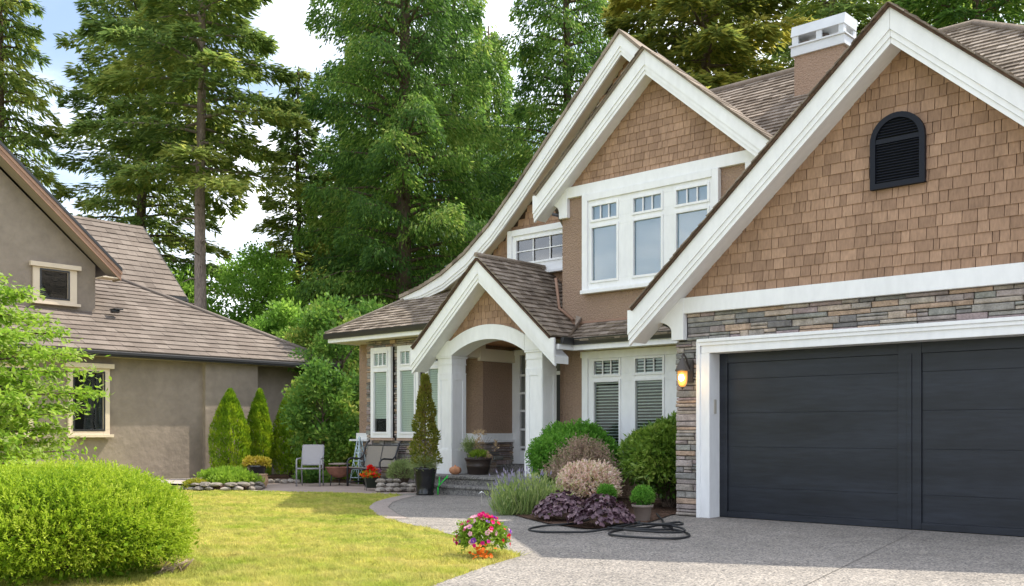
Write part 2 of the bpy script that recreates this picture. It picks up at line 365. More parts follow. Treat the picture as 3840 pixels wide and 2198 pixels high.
# ------------------------------------------------------------------ SETTING
def sheet(name, pts, z, m, kind='structure'):
    me = bpy.data.meshes.new(name); bm = bmesh.new()
    f = bm.faces.new([bm.verts.new((x, y, z)) for x, y in pts]); f.normal_update()
    if f.normal.z < 0: f.normal_flip()
    bmesh.ops.triangulate(bm, faces=bm.faces[:]); bm.to_mesh(me); bm.free()
    return tag(link(name, me, m, None), kind=kind)
sheet('ground', [(-500, -500), (500, -500), (500, 500), (-500, 500)], -.03, m_field)
LAWN = [(-24.5, 13.3), (-20.3, 11.2), (-18.3, 11.85), (-15.65, 13.03), (-15.2, 13.2), (-14.85, 13.11), (-14.3, 12.2), (-13.74, 11.46), (-12.89, 10.62), (-11.75, 9.84), (-11.01, 9.41), (-9.74, 8.95), (-8.57, 8.47),
        (-7.6, 8.05), (-6.75, 7.57), (-6.47, 6.72), (-6.03, 5.68), (-5.3, 4.0), (-4.7, 2.0), (-4.3, -1), (-4, -6), (-24.5, -6)]
sheet('lawn', LAWN, 0, m_lawn)
DRV = [(-15.2, 13.2), (-14.85, 13.11), (-14.3, 12.2), (-13.74, 11.46), (-12.89, 10.62), (-11.75, 9.84), (-11.01, 9.41), (-9.74, 8.95), (-8.57, 8.47), (-7.6, 8.05), (-6.75, 7.57), (-6.47, 6.72), (-6.03, 5.68), (-5.3, 4.0), (-4.7, 2.0), (-4.3, -1), (-4, -6),
       (14, -6), (14, 16), (-1.3, 16), (-1.3, 12.98), (-8.2, 12.98), (-8.2, 14.6), (-15.2, 14.6)]
sheet('driveway', DRV, .014, m_agg)
sheet('road', [(-80, -17), (80, -17), (80, -7), (-80, -7)], -.008, mat('street_asphalt', (.16, .155, .15), .9, nz=(40, .2)))  # unseen street behind the camera, added to bounce light onto the facade
# pale edging band along the curved path
ed = DRV[1:7]
def offset(pts, d):
    out = []
    for i, p in enumerate(pts):
        a = Vector(pts[max(i-1, 0)]); b = Vector(pts[min(i+1, len(pts)-1)]); t = (b-a).normalized(); out.append((p[0]-t.y*d, p[1]+t.x*d))
    return out
sheet('path_edging', ed+offset(ed, .32)[::-1], .018, m_conc)
mj = MB()
def strip(a, b, w, z):
    a, b = Vector((*a, z)), Vector((*b, z)); t = (b-a).normalized(); n = Vector((-t.y, t.x, 0))*w/2
    mj.add([a-n, b-n, b+n, a+n], [(0, 1, 2, 3)])
strip((-4.66, 12.8), (-3.2, 5.0), .008, .0185); strip((-9.9, 8.95), (-8.6, 11.0), .012, .0185); strip((-4.3, 3.5), (6, 4.6), .012, .0185)
eo = offset(ed, .33)
for i in range(len(eo)-1): strip(eo[i], eo[i+1], .014, .0195)
tag(mj.build('driveway_joints', m_joint), kind='structure')
BED = [(-11.25, 12.1), (-10.6, 11.45), (-9.62, 10.84), (-8.76, 10.37), (-7.95, 10.15), (-7.53, 10.53), (-7.87, 11.59), (-8.27, 12.7), (-8.28, 15.25), (-12.45, 15.25), (-12.45, 13.5)]
sheet('mulch_bed', BED, .03, m_soil)
sheet('patio', [(-20.6, 13.0), (-19.4, 11.75), (-18.3, 11.85), (-15.65, 13.03), (-15.2, 13.2), (-15.2, 15.2), (-19.7, 15.2), (-20.6, 14.4)], .008, m_paver)
sheet('mulch_strip', [(-25, 14.0), (-20.6, 13.0), (-20.6, 14.4), (-19.7, 15.2), (-18.6, 15.2), (-19.5, 20), (-25, 20)], -.012, m_soil)
sheet('gravel_strip', [(-24.5, 12.2), (-22.2, 12.25), (-20.6, 13.0), (-24.5, 14.4)], .012, m_gravel)

# grass blades
def in_poly(p, poly):
    x, y = p[:, 0], p[:, 1]; ins = np.zeros(len(p), bool); n = len(poly)
    for i in range(n):
        x1, y1 = poly[i]; x2, y2 = poly[(i+1) % n]
        c = ((y1 > y) != (y2 > y)) & (x < (x2-x1)*(y-y1)/(y2-y1+1e-12)+x1); ins ^= c
    return ins
FW = np.array([-math.sin(YAW), math.cos(YAW)]); RT = np.array([math.cos(YAW), math.sin(YAW)])
def grass():
    n = 1100000
    d = 7.2+(rng.random(n)**1.5)*16; a = rng.uniform(-.56, .2, n)
    p = d[:, None]*(FW+a[:, None]*RT)
    p = p[in_poly(p, LAWN)][:360000]; n = len(p); dd = p@FW
    p += rng.normal(0, .012, p.shape); h = rng.uniform(.016, .046, n)*(.55+.9*clump_noise(np.c_[p, p[:, :1]*0], 9, 1)); w = .0032+.0005*dd; h *= np.where(dd < 11, 1.35, 1)
    an = rng.uniform(0, 2*math.pi, n); lean = rng.normal(0, .5, (n, 2))*h[:, None]
    v = np.zeros((n, 3, 3)); 
    v[:, 0, :2] = p; v[:, 1, :2] = p; v[:, 0, 0] -= np.cos(an)*w; v[:, 0, 1] -= np.sin(an)*w; v[:, 1, 0] += np.cos(an)*w; v[:, 1, 1] += np.sin(an)*w
    v[:, 2, :2] = p+lean; v[:, 2, 2] = h
    t = np.clip(.45*clump_noise(np.c_[p, p[:, :1]*0], 1.6, 3)+.35*rng.random(n)+.1, 0, 1)
    tag(mesh_np('grass', v.reshape(-1, 3), np.arange(n*3).reshape(n, 3), m_grass, None, t), 'short mown yellow green lawn grass', 'grass', kind='stuff')
grass()

# ------------------------------------------------------------------ MAIN HOUSE
H = thing('craftsman_house', 'brown shingled two storey house with white trimmed gables, stone facing and charcoal garage door', 'house', (-8, 14, 0))
def Yp(y0): return lambda u, w, z: (u, y0-w, z)         # wall facing -Y
def Xp(x0): return lambda u, w, z: (x0+w, u, z)         # wall facing +X

# --- stucco bodies
b = MB()
b.box(-12.53, -8.32, 15.3, 19, 0, 6.12)
b.split(); b.box(-19.41, -18.55, 15.7, 21, 0, 3.46); b.split(); b.box(-18.6, -12.55, 16.95, 21, 0, 4.3)
b.split(); b.box(-15.68, -15.1, 15.68, 16.95, .3, 3.3)
b.split(); b.box(-12.6, -12.5, 15.31, 16.8, 0, 3.4)
b.split(); b.box(-8.2, -8.02, 12.8, 16, 0, 3.2); b.split(); b.box(-1.55, -1.33, 12.8, 20, 0, 3.2); b.split(); b.box(-8.02, -1.55, 16, 16.2, 0, 4.4)
b.build('wall', m_stucco, H)
# upper gable walls behind the shingles
b = MB()
b.prism([(-8.4, 12.76, 3.1), (-1.2, 12.76, 3.1), (-4.8, 12.76, 6.3)], (0, .12, 0))
b.split(); b.prism([(-12.7, 15.33, 6.05), (-7.95, 15.33, 6.05), (-10.32, 15.33, 8.1)], (0, .1, 0))
b.split(); b.prism([(-15.45, 14.66, 3.2), (-12.25, 14.66, 3.2), (-13.84, 14.66, 4.6)], (0, .1, 0))
PROF = [(-11.63, 9.22), (-13.38, 7.56), (-14.41, 6.58), (-15.2, 5.88), (-15.99, 5.32), (-16.75, 4.93), (-17.5, 4.68), (-18.22, 4.52)]
DROP = [.42, .42, .42, .41, .38, .34, .26, .08]
b.split(); b.prism([(x, 16.42, z-.25) for x, z in PROF[:7]]+[(-17.5, 16.42, 4.2), (-9.5, 16.42, 4.2), (-9.5, 16.42, 6.9)], (0, .12, 0))
b.build('gable_backing', m_shback, H)

# --- shingle siding
def gable_shingles(cx, top, zb, pitch, y, row, wmin, wmax):
    b = MB(); hw = (top-zb)/pitch
    tiles(b, (cx, y, zb), (1, 0, 0), (0, 0, 1), [(-hw, 0), (hw, 0), (0, top-zb)], row, wmin, wmax, .017, gap=.008, jit=.004)
    return b.build('shingle_siding', m_shingle, H)
gable_shingles(-4.8, 6.28, 3.27, .89, 12.74, .147, .07, .25)
gable_shingles(-10.32, 7.98, 6.09, .865, 15.31, .135, .08, .22)
gable_shingles(-13.84, 4.47, 3.18, .887, 14.64, .14, .09, .2)
def prof_z(x):
    for (x1, z1), (x0, z0) in zip(PROF, PROF[1:]):
        if x0 <= x <= x1: return z0+(z1-z0)*(x-x0)/(x1-x0)
    return 9.22-.95*(x+11.63) if x > -11.63 else 0
b = MB()
tiles(b, (-17.4, 16.4, 4.3), (1, 0, 0), (0, 0, 1), [(0, 0), (6.9, 0), (6.9, 4.7), (0, 4.7)],   .14, .08, .22, .016, gap=.008, jit=.004,
      keep=lambda q: all(b_+4.3 < prof_z(a_-17.4)-.22 for a_, b_ in q))
b.build('shingle_siding', m_shingle, H)

# --- bargeboards, soffits, roofs of gables
def barge(cx, pk, p, half, yb, ywall, yback, name='bargeboard', roofm=m_redge, hip=0):
    for s in (-1, 1):
        b = MB(); zt = pk-p*(half-.11)
        X = lambda q: cx+s*q
        b.prism([(X(.002), yb, pk), (X(half-.11), yb, zt), (X(half), yb, zt), (X(half), yb, pk-.27-p*half), (X(.002), yb, pk-.27)], (0, .05, 0))
        b.prism([(X(.002), yb+.018, pk-.272), (X(half-.003), yb+.018, pk-.272-p*(half-.003)), (X(half-.003), yb+.018, pk-.36-p*(half-.003)), (X(.002), yb+.018, pk-.36)], (0, .05, 0))
        b.prism([(X(.002), yb+.035, pk-.362), (X(half-.006), yb+.035, pk-.362-p*(half-.006)), (X(half-.006), yb+.035, pk-.44-p*(half-.006)), (X(.002), yb+.035, pk-.44)], (0, .05, 0))
        b.build(name, m_white, H)
        b = MB()
        b.prism([(X(.004), yb+.09, pk-.26), (X(half-.02), yb+.09, pk-.26-p*(half-.02)), (X(half-.02), yb+.09, pk-.40-p*(half-.02)), (X(.004), yb+.09, pk-.40)], (0, ywall-yb-.09, 0))
        b.build('soffit', m_white, H)
        b = MB(); e = half-.09
        b.prism([(X(0), yb-.04, pk+.045), (X(e), yb-.04, pk+.045-p*e), (X(e), yb-.04, pk+.004-p*e), (X(0), yb-.04, pk+.004)], (0, yback-yb+.04, 0))
        if hip:
            q = [(X(0), yback, pk+.07), (X(e), yback, pk+.07-p*e), (X(e), yback+1.6, pk-p*e-1.6*hip), (X(0), yback+2.4, pk-2.4*hip)]
            b.prism(q, (0, -.05, -.05))
        b.build('roof', roofm, H)
barge(-4.8, 6.59, .89, 4.0, 12.3, 12.76, 19.5)
barge(-10.32, 8.25, .865, 2.7, 14.95, 15.33, 15.40, roofm=m_shake, hip=1.1)
barge(-13.84, 4.72, .887, 2.0, 14.2, 14.66, 16.4)
# shingle edges over the rakes: thin ragged shakes seen end-on
def rake_shakes(cx, pk, p, half, yb, ydepth, only=None):
    b = MB()
    for s in (-1, 1):
        if only and s != only: continue
        q = 0; L = (half-.1)
        while q < L:
            w = Rnd(.12, .17); e = min(q+w*1.25, L+.02)
            z0, z1 = pk+.047-p*q, pk+.047-p*e; t = Rnd(.012, .026)
            dy = Rnd(0, .03)
            b.prism([(cx+s*q, yb-.05-dy, z0), (cx+s*e, yb-.05-dy, z1+t), (cx+s*e, yb-.05-dy, z1), ], (0, ydepth, 0), Rnd(0, 1))
            q += w
    return b.build('ridge_shakes', m_shake, H)
# shake courses on both slopes of the garage roof
for s_ in (-1, 1):
    b = MB(); O = Vector((-4.8+s_*3.91, 12.25 if s_ > 0 else 19.4, 6.59+.047-.89*3.91)); gl_ = 3.91*math.hypot(1, .89)
    tiles(b, O, (0, s_, 0), (-s_, 0, .89), [(0, 0), (7.15, 0), (7.15, gl_), (0, gl_)], .16, .1, .24, .026, gap=.006, jit=.012)
    b.build('roof_shakes', m_shake, H)
rake_shakes(-4.8, 6.59, .89, 4.0, 12.3, .5); rake_shakes(-10.32, 8.25, .865, 2.7, 14.95, .5); rake_shakes(-13.84, 4.72, .887, 2.0, 14.2, .4, -1)

# flared main gable
b = MB(); n = len(PROF)
for lay, (d0, d1, yy) in enumerate([(0, .62, 0), (.625, .82, .018), (.825, 1, .035)]):
    for i in range(n-1):
        (xa, za), (xb, zb) = PROF[i], PROF[i+1]
        b.prism([(xa, 16.0+yy, za-DROP[i]*d0), (xb, 16.0+yy, zb-DROP[i+1]*d0), (xb, 16.0+yy, zb-DROP[i+1]*d1), (xa, 16.0+yy, za-DROP[i]*d1)], (0, .05, 0))
b.build('bargeboard', m_white, H)
b = MB()
for d0, d1, yy in [(0, .26, 0), (.262, .345, .018), (.347, .42, .035)]:
    b.prism([(-11.63, 16.0+yy, 9.22-d0), (-10.4, 16.0+yy, 8.05-d0), (-10.4, 16.0+yy, 8.05-d1), (-11.63, 16.0+yy, 9.22-d1)], (0, .05, 0))
b.build('bargeboard', m_white, H)
def fine_prof():
    out = []
    for i in range(n-1):
        for k in range(4):
            t = k/4; out.append((PROF[i][0]*(1-t)+PROF[i+1][0]*t, PROF[i][1]*(1-t)+PROF[i+1][1]*t))
    return out+[PROF[-1]]
b = MB(); so = MB(); FP = fine_prof()
yend = lambda z: min(21, 16.2+(9.22-z)/.9)
for (xa, za), (xb, zb) in zip(FP, FP[1:]):
    ya, yb_ = yend(za), yend(zb); t = .075; k = Rnd(0, 1)
    vs = [(xa, 15.96, za+.004), (xb, 15.96, zb+.004), (xb, yb_, zb+.004), (xa, ya, za+.004), (xa, 15.96, za+t), (xb, 15.96, zb+t+.02), (xb, yb_, zb+t+.02), (xa, ya, za+t)]
    b.add(vs, [(0, 1, 2, 3), (7, 6, 5, 4), (0, 4, 5, 1), (1, 5, 6, 2), (2, 6, 7, 3), (3, 7, 4, 0)], k)
    if xb > -17.6:
        so.add([(xa, 16.08, za-.3), (xb, 16.08, zb-.3), (xb, 16.42, zb-.3), (xa, 16.42, za-.3), (xa, 16.08, za-.25), (xb, 16.08, zb-.25), (xb, 16.42, zb-.25), (xa, 16.42, za-.25)],
               [(3, 2, 1, 0), (4, 5, 6, 7), (0, 1, 5, 4), (2, 3, 7, 6)])
xr, zr = -9.6, 9.22-.95*2.03
b.add([(-11.63, 15.96, 9.22), (xr, 15.96, zr), (xr, yend(zr), zr), (-11.63, 16.2, 9.22), (-11.63, 15.96, 9.295), (xr, 15.96, zr+.075), (xr, yend(zr), zr+.075), (-11.63, 16.2, 9.295)],
      [(3, 2, 1, 0), (4, 5, 6, 7), (0, 1, 5, 4), (1, 2, 6, 5)])
# hipped back of that gable
back = [(x, yend(z), z) for x, z in FP if yend(z) < 20.9]
b.add([(xr, yend(zr), zr+.07), (-11.63, 16.2, 9.28)]+[(x, y, z+.07) for x, y, z in back[1:]], [tuple(range(len(back)+1))[::-1]])
b.build('roof', m_shake, H); so.build('soffit', m_cream, H)

# --- visible shake roofs
def shake_plane(O, U, V, poly, row=.15, wmin=.1, wmax=.24, th=.03):
    b = MB(); O = Vector(O); U = Vector(U).normalized(); V = Vector(V).normalized(); N_ = U.cross(V)
    b.prism([O+U*a+V*c-N_*.07 for a, c in poly], N_*.068, .2)
    tiles(b, O, U, V, poly, row, wmin, wmax, th, gap=.006, jit=.012)
    return b
# main front slope: ridge y 19.26 z 8.8, pitch .83
pl = math.hypot(1, .83); V = (0, 1, .83)
def mp_(x, y): return (x, (y-14)*pl)
b = shake_plane((0, 14, 8.8-.83*5.26), (1, 0, 0), V, [mp_(-7.9, 14), mp_(1.35, 14), mp_(-5.95, 19.26), mp_(-7.9, 19.26)], .16)
b.build('roof', m_shake, H)
b = shake_plane((0, 14, 8.8-.83*5.26), (1, 0, 0), V, [mp_(-11.6, 15.7), mp_(-7.9, 15.7), mp_(-7.9, 19.26), mp_(-11.6, 19.26)], .16)
b.tube([(-11.7, 19.26, 8.83), (-5.95, 19.26, 8.83)], .07, 6); b.tube([(-5.95, 19.26, 8.84), (1.35, 14, 8.8-.83*5.26+.03)], .07, 6)
b.prism([(-11.6, 19.3, 8.75), (-5.95, 19.3, 8.75), (-3, 23.5, 5.2), (-11.6, 23.5, 5.2)], (0, 0, -.1)); b.prism([(-5.95, 19.3, 8.75), (1.35, 14.05, 4.4), (1.35, 23.5, 4.4), (-3, 23.5, 5.2)], (0, 0, -.1))
b.build('roof', m_shake, H)
# lower left roof: eave y 14.70 z 3.63, pitch .62, hip at the left end
p2 = .62; pl2 = math.hypot(1, p2)
b = shake_plane((-19.46, 14.68, 3.62), (1, 0, 0), (0, 1, p2), [(0, 0), (4.6, 0), (4.6, 1.75*pl2), (1.75, 1.75*pl2)], .15)
hp = [(-19.46+t, 14.68+t, 3.65+p2*t) for t in (0, .6, 1.2, 1.75)]
b.tube(hp, .045, 6, .7)
b.prism([(-19.46, 14.68, 3.6), (-17.71, 16.43, 3.6+1.75*p2), (-17.71, 21, 3.6+1.75*p2), (-19.46, 21, 3.6)], (0, 0, -.06))
b.build('roof', m_shake, H)
# porch gable right slope, ridge along y
pr = math.hypot(1, .887)
def porch_poly(): return [(0, 0), (2.5, 0), (2.5, 1.93*pr), (.0, 1.93*pr)]
b = MB(); U = Vector((0, 1, 0)); V = Vector((-1, 0, .887)).normalized()
O = Vector((-11.89, 14.17, 4.80-.887*1.95))
tiles(b, O, U, V, [(0, 0), (2.25, 0), (2.25, 1.95*pr), (0, 1.95*pr)], .15, .1, .24, .03, gap=.006, jit=.012)
b.tube([(-13.84, 14.15, 4.83), (-13.84, 16.45, 4.83)], .05, 6, .6)
b.build('roof', m_shake, H)
# strip roof over the lower windows
b = shake_plane((-11.95, 14.66, 3.0), (1, 0, 0), (0, 1, .62), [(0, 0), (3.9, 0), (3.9, .68*pl2), (0, .68*pl2)], .15, .12, .26)
b.prism([(-11.98, 15.0, 3.2), (-11.86, 14.64, 3.06), (-12.05, 15.32, 3.5), (-12.2, 15.32, 3.55)], (0, 0, .05), .8)
b.build('roof', m_shake, H)
# flashings
b = MB(); b.box(-12.5, -8.3, 15.27, 15.3, 3.40, 3.44); b.split()
b.tube([(-12.62, 15.2, 4.35), (-12.58, 15.26, 3.75), (-12.2, 15.24, 3.48)], .03, 6); b.build('flashing', mat('copper_flashing', (.33, .2, .14), .5), H)

# --- fascia, gutters
b = MB()
b.box(-19.42, -15.2, 14.74, 14.80, 3.42, 3.52); b.split(); b.box(-19.42, -19.36, 14.8, 21, 3.42, 3.52)
b.split(); b.box(-11.86, -8.3, 14.74, 14.80, 2.83, 2.93); b.split(); b.box(-11.86, -11.80, 14.3, 14.74, 2.83, 2.93)
b.build('fascia', m_white, H, .006)
b = MB(); b.box(-19.36, -15.2, 14.80, 15.27, 3.44, 3.47); b.split(); b.box(-19.36, -18.55, 15.27, 15.72, 3.44, 3.47); b.split(); b.box(-11.80, -8.3, 14.80, 15.30, 2.85, 2.88); b.build('soffit', m_cream, H)
def gutter(path):
    g = MB(); prof = [(0, -.06), (.05, -.055), (.07, 0), (.085, .06), (.09, .065), (.075, .07), (0, .05)]
    for a, c in zip(path, path[1:]):
        a, c = Vector(a), Vector(c); t = (c-a).normalized(); nrm = t.cross(Vector((0, 0, 1)))
        g.prism([a+nrm*x+Vector((0, 0, z)) for x, z in prof], c-a)
    return g.build('gutter', m_gutter, H)
gutter([(-19.5, 14.735, 3.57), (-15.25, 14.735, 3.57)]); gutter([(-11.9, 14.735, 2.99), (-8.3, 14.735, 2.99)])
gutter([(-11.80, 14.35, 2.99), (-11.80, 14.73, 2.99)])
b = MB(); b.tube([(-8.82, 12.95, 3.0), (-8.6, 12.95, 2.98), (-8.3, 12.98, 2.84), (-8.26, 12.98, 2.7)], .035, 8)
b.split(); b.tube([(-12.95, 15.5, 5.72), (-12.75, 15.5, 5.66), (-12.57, 15.5, 5.5), (-12.57, 15.5, 5.4)], .035, 8)
b.split(); b.tube([(-15.75, 14.9, 2.86), (-15.6, 14.9, 2.84), (-15.45, 14.95, 2.74)], .035, 8)
b.build('downpipe', m_gutter, H)

# --- white bands with corbel brackets
def band(cx, half, z0, z1, y, brx, brz, arcx):
    b = MB(); b.box(cx-half, cx+half, y-.06, y+.03, z0, z1)
    for s in (-1, 1):
        X = lambda q: cx+s*q
        pts = [(X(half-brx), y-.07, z1-.02), (X(half-brx), y-.07, brz), (X(half-brx+.21), y-.07, brz)]
        for k in range(7):
            a = math.pi/2*k/6; pts.append((X(half-brx+.21+arcx*(1-math.cos(a))), y-.07, brz+.13+.16*math.sin(a)))
        pts.append((X(half-brx+.21+arcx+.12), y-.07, brz+.3)); pts.append((X(half-.15), y-.07, z1-.02))
        b.prism(pts, (0, .11, 0))
    return b.build('trim_band', m_white, H, .004)
band(-4.8, 3.62, 3.05, 3.285, 12.72, .39, 2.66, .28)
band(-10.38, 2.3, 5.90, 6.11, 15.28, .34, 5.52, .22)

# --- garage front: stone, trim, door
b = MB(); b.box(-8.18, -7.62, 12.78, 12.98, 0, 3.1); b.split(); b.box(-2.0, -1.38, 12.78, 12.98, 0, 3.1); b.box(-7.62, -2.0, 12.78, 12.98, 2.5, 3.1); b.build('stone_backing', m_mortar, H)
b = MB(); U, V = (1, 0, 0), (0, 0, 1)
stones(b, (-8.22, 12.775, .02), U, V, .43, 2.62); b.split(); stones(b, (-8.02, 12.775, 2.64), U, V, 6.3, .41); b.split(); stones(b, (-1.78, 12.775, .02), U, V, .43, 2.62)
b.build('stone_facing', m_stone, H)
b = MB(); stones(b, (-8.19, 16, .02), (0, -1, 0), V, 3.2, 2.9); b.build('stone_facing', m_stone, H)
b = MB()
for x0, x1 in ((-7.8, -7.6), (-2.0, -1.8)):
    b.box(x0, x1, 12.68, 12.98, .014, 2.44); b.box(x0-.012, x0+.05, 12.655, 12.9, .014, 2.62)
b.box(-7.74, -1.86, 12.68, 12.975, 2.441, 2.60); b.box(-7.80, -1.8, 12.645, 12.9, 2.601, 2.65); b.box(-7.77, -1.83, 12.66, 12.9, 2.55, 2.60)
b.build('garage_door_trim', m_white, H, .005)
gd = MB(); gd.box(-7.6, -2.0, 13.012, 13.05, .02, 2.46); GD = gd.build('garage_door', m_door, H)
b = MB(); zz_ = (.11, .47, 1.06, 1.56, 2.06, 2.3)
for x0, x1 in ((-7.47, -4.95), (-4.65, -2.13)):
    for z0, z1 in zip(zz_, zz_[1:]): b.box(x0+.002, x1-.002, 12.990+Rnd(0, .002), 13.012, z0+.0012, z1-.0012); b.split()
b.build('panel', m_door, GD, .0025)
b = MB()
for x0, x1 in ((-7.6, -7.47), (-4.95, -4.65), (-2.13, -2.0)): b.box(x0, x1, 12.965, 13.0, .02, 2.44)
b.box(-4.83, -4.77, 12.95, 12.965, .02, 2.3)
for x0, x1 in ((-7.47, -4.95), (-4.65, -2.13)): b.box(x0, x1, 12.968, 13.0, 2.3, 2.44); b.box(x0, x1, 12.968, 13.0, .02, .11)
b.build('rail', m_door, GD, .004)
b = MB(); b.box(-7.6, -7.585, 12.80, 12.86, 1.55, 1.76); b.build('keypad', m_grey, H, .004)
# wall lantern
L0 = (-7.96, 12.52)
b = MB()
b.box(-8.02, -7.90, 12.70, 12.74, 2.02, 2.36); b.tube([(-7.96, 12.70, 2.22), (-7.96, 12.62, 2.38), (-7.96, 12.55, 2.44), (-7.96, 12.52, 2.42), (-7.96, 12.52, 2.36)], .012, 8)
b.lathe((*L0, 2.18), [(.105, .0), (.11, .012), (.09, .05), (.06, .12), (.035, .16), (.03, .18), (.012, .20), (.02, .225), (.008, .25)], 24)
b.lathe((*L0, 1.93), [(.006, -.02), (.018, 0), (.03, .012), (.03, .02)], 12)
LAN = b.build('wall_lantern', m_lantern, H)
b = MB(); b.lathe((*L0, 1.95), [(.03, 0), (.05, .02), (.066, .06), (.072, .11), (.072, .228)], 20); b.build('glass_shade', m_lampglass, LAN)
b = MB(); b.lathe((*L0, 2.06), [(.012, -.03), (.035, -.01), (.04, .02), (.025, .06)], 12); 
for i, p in enumerate(b.v): b.v[i] = (p[0]+.05, p[1]-.11, p[2])
b.build('bulb', m_bulb, LAN)
pl_ = bpy.data.lights.new('lantern_light', 'POINT'); pl_.energy = 1.1; pl_.color = (1, .55, .2); pl_.shadow_soft_size = .05
po = bpy.data.objects.new('lantern_light', pl_); COL.objects.link(po); po.location = (-7.9, 12.32, 2.0)

# --- gable vent (arched louvre)
vx0, vx1, vz0, vr = -5.2, -4.5, 4.43, .35
vc = (vx0+vx1)/2; zs_ = 5.03
def arch(r, zb, k=18):
    return [(vc-r, zb), (vc+r, zb)]+[(vc+r*math.cos(math.pi*i/k), zs_+r*math.sin(math.pi*i/k)) for i in range(k+1)]
b = MB(); o, i_ = arch(.35, vz0), arch(.28, vz0+.07)
for q in range(len(o)):
    q2 = (q+1) % len(o)
    b.prism([(o[q][0], 12.66, o[q][1]), (o[q2][0], 12.66, o[q2][1]), (i_[q2][0], 12.66, i_[q2][1]), (i_[q][0], 12.66, i_[q][1])], (0, .07, 0))
b.box(vc-.28, vc+.28, 12.67, 12.72, zs_-.02, zs_+.04)
VN = b.build('gable_vent', m_vent, H)
b = MB(); b.prism([(x, 12.715, z) for x, z in arch(.29, vz0+.06)], (0, .006, 0)); b.build('backing', m_ventback, VN)
b = MB(); z = vz0+.09
while z < zs_+.27:
    hw = .275 if z < zs_ else math.sqrt(max(.28**2-(z-zs_)**2, 0))
    if hw > .03 and not (zs_-.03 < z < zs_+.05): b.prism([(vc-hw, 12.682, z), (vc-hw, 12.712, z+.026), (vc-hw, 12.712, z+.032), (vc-hw, 12.682, z+.006)], (2*hw, 0, 0))
    z += .036
b.build('louvre', m_vent, VN)

# --- windows
def window(parent, M, outer, sashes, trimw=.0, blind=None, glass=m_glass, trimm=m_white, framem=None, sill=None, head=None, fw=.07):
    """outer (u0,u1,z0,z1); sashes: (u0,u1,z0,z1,cols,rows) pane openings with glazing bars"""
    u0, u1, z0, z1 = outer
    us = sorted({u0, u1, *[s[0] for s in sashes], *[s[1] for s in sashes]}); zs = sorted({z0, z1, *[s[2] for s in sashes], *[s[3] for s in sashes]})
    b = MB()
    for a, c in zip(us, us[1:]):
        for d, e in zip(zs, zs[1:]):
            mu, mz = (a+c)/2, (d+e)/2
            if any(s[0] < mu < s[1] and s[2] < mz < s[3] for s in sashes): continue
            b.boxm(M, a, c, -.02, .05, d, e)
    if trimw:
        for (a, c, d, e) in ((u0-.001, u0+trimw, z0+.0, z1), (u1-trimw, u1+.001, z0, z1), (u0+trimw, u1-trimw, z1-trimw, z1+.001)): b.boxm(M, a, c, .05, .085, d, e)
    if sill: b.boxm(M, u0-sill[0], u1+sill[0], .0, sill[1], z0-sill[2], z0+.002)
    if head: b.boxm(M, u0-head[0], u1+head[0], .0, head[1], z1+.002, z1+head[2])
    wo_ = b.build('window', trimm, parent, .004)
    b = MB(); f = .035
    for (a, c, d, e, nc, nr) in sashes:
        A, C, D, E = a-.045, c+.045, d-.045, e+.045
        b.boxm(M, A, a, .05, fw, D, E); b.boxm(M, c, C, .05, fw, D, E); b.boxm(M, a, c, .05, fw, D, d); b.boxm(M, a, c, .05, fw, e, E)
        for k in range(1, nc): x = a+(c-a)*k/nc; b.boxm(M, x-.012, x+.012, .026, .052, d, e)
        for k in range(1, nr): z = d+(e-d)*k/nr; b.boxm(M, a, c, .028, .05, z-.012, z+.012)
    b.build('sash', framem or trimm, wo_, .003)
    g = MB(); bk = MB(); bl = MB()
    for i, (a, c, d, e, nc, nr) in enumerate(sashes):
        bl.split()
        p = [M(a, .02, d), M(c, .02, d), M(c, .02, e), M(a, .02, e)]; g.add(p, [(0, 1, 2, 3)])
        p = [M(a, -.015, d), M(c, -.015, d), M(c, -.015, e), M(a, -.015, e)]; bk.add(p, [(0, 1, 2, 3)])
        bt = blind(i) if blind else None
        if bt:
            kind, zb = bt; z = e-.01
            if kind == 'open':
                while z > max(d, zb):
                    hh = Rnd(.020, .025); bl.add([M(a, -.008, z-hh), M(c, -.008, z-hh), M(c, .006, z), M(a, .006, z)], [(0, 1, 2, 3)]); z -= .058
            elif kind == 'closed':
                while z > max(d, zb):
                    bl.add([M(a, .008, z-.05), M(c, .008, z-.05), M(c, -.006, z), M(a, -.006, z)], [(0, 1, 2, 3)]); z -= .052
            else:
                zz = max(d, zb); bl.add([M(a, 0, zz), M(c, 0, zz), M(c, 0, e), M(a, 0, e)], [(0, 1, 2, 3)])
    g.build('pane', glass, wo_); bk.build('unlit_backing', m_inside, wo_)  # backing is a flat dark sheet painted for the unlit interior
    if bl.f: bl.build('blind', m_shade if blind(0) and blind(0)[0] == 'shade' else m_blind, wo_)
    return wo_
# upper bay: three casements
SS = []
for a, c in ((-11.72, -11.13), (-10.74, -10.13), (-9.80, -9.16)): SS += [(a, c, 5.38, 5.64, 3, 1), (a, c, 4.2, 5.22, 1, 1)]
w = window(H, Yp(15.27), (-11.95, -8.93, 4.03, 5.89), SS, .13, blind=lambda i: ('shade', 0) if True else None, glass=m_glass2, sill=(.02, .12, .07))
w['label'] = 'wide white three part window with pale shades'
# lower right pair
SS = []
for a, c in ((-11.67, -11.08), (-10.70, -10.10), (-9.72, -9.12)): SS += [(a, c, 2.38, 2.64, 3, 1), (a, c, .78, 2.23, 1, 1)]
window(H, Yp(15.27), (-11.95, -8.86, .62, 2.83), SS, .14, blind=lambda i: ('open', 0), sill=(.02, .12, .06))
b = MB(); b.box(-12.0, -8.4, 15.20, 15.29, 2.72, 2.84); b.build('trim_band', m_cream, H)
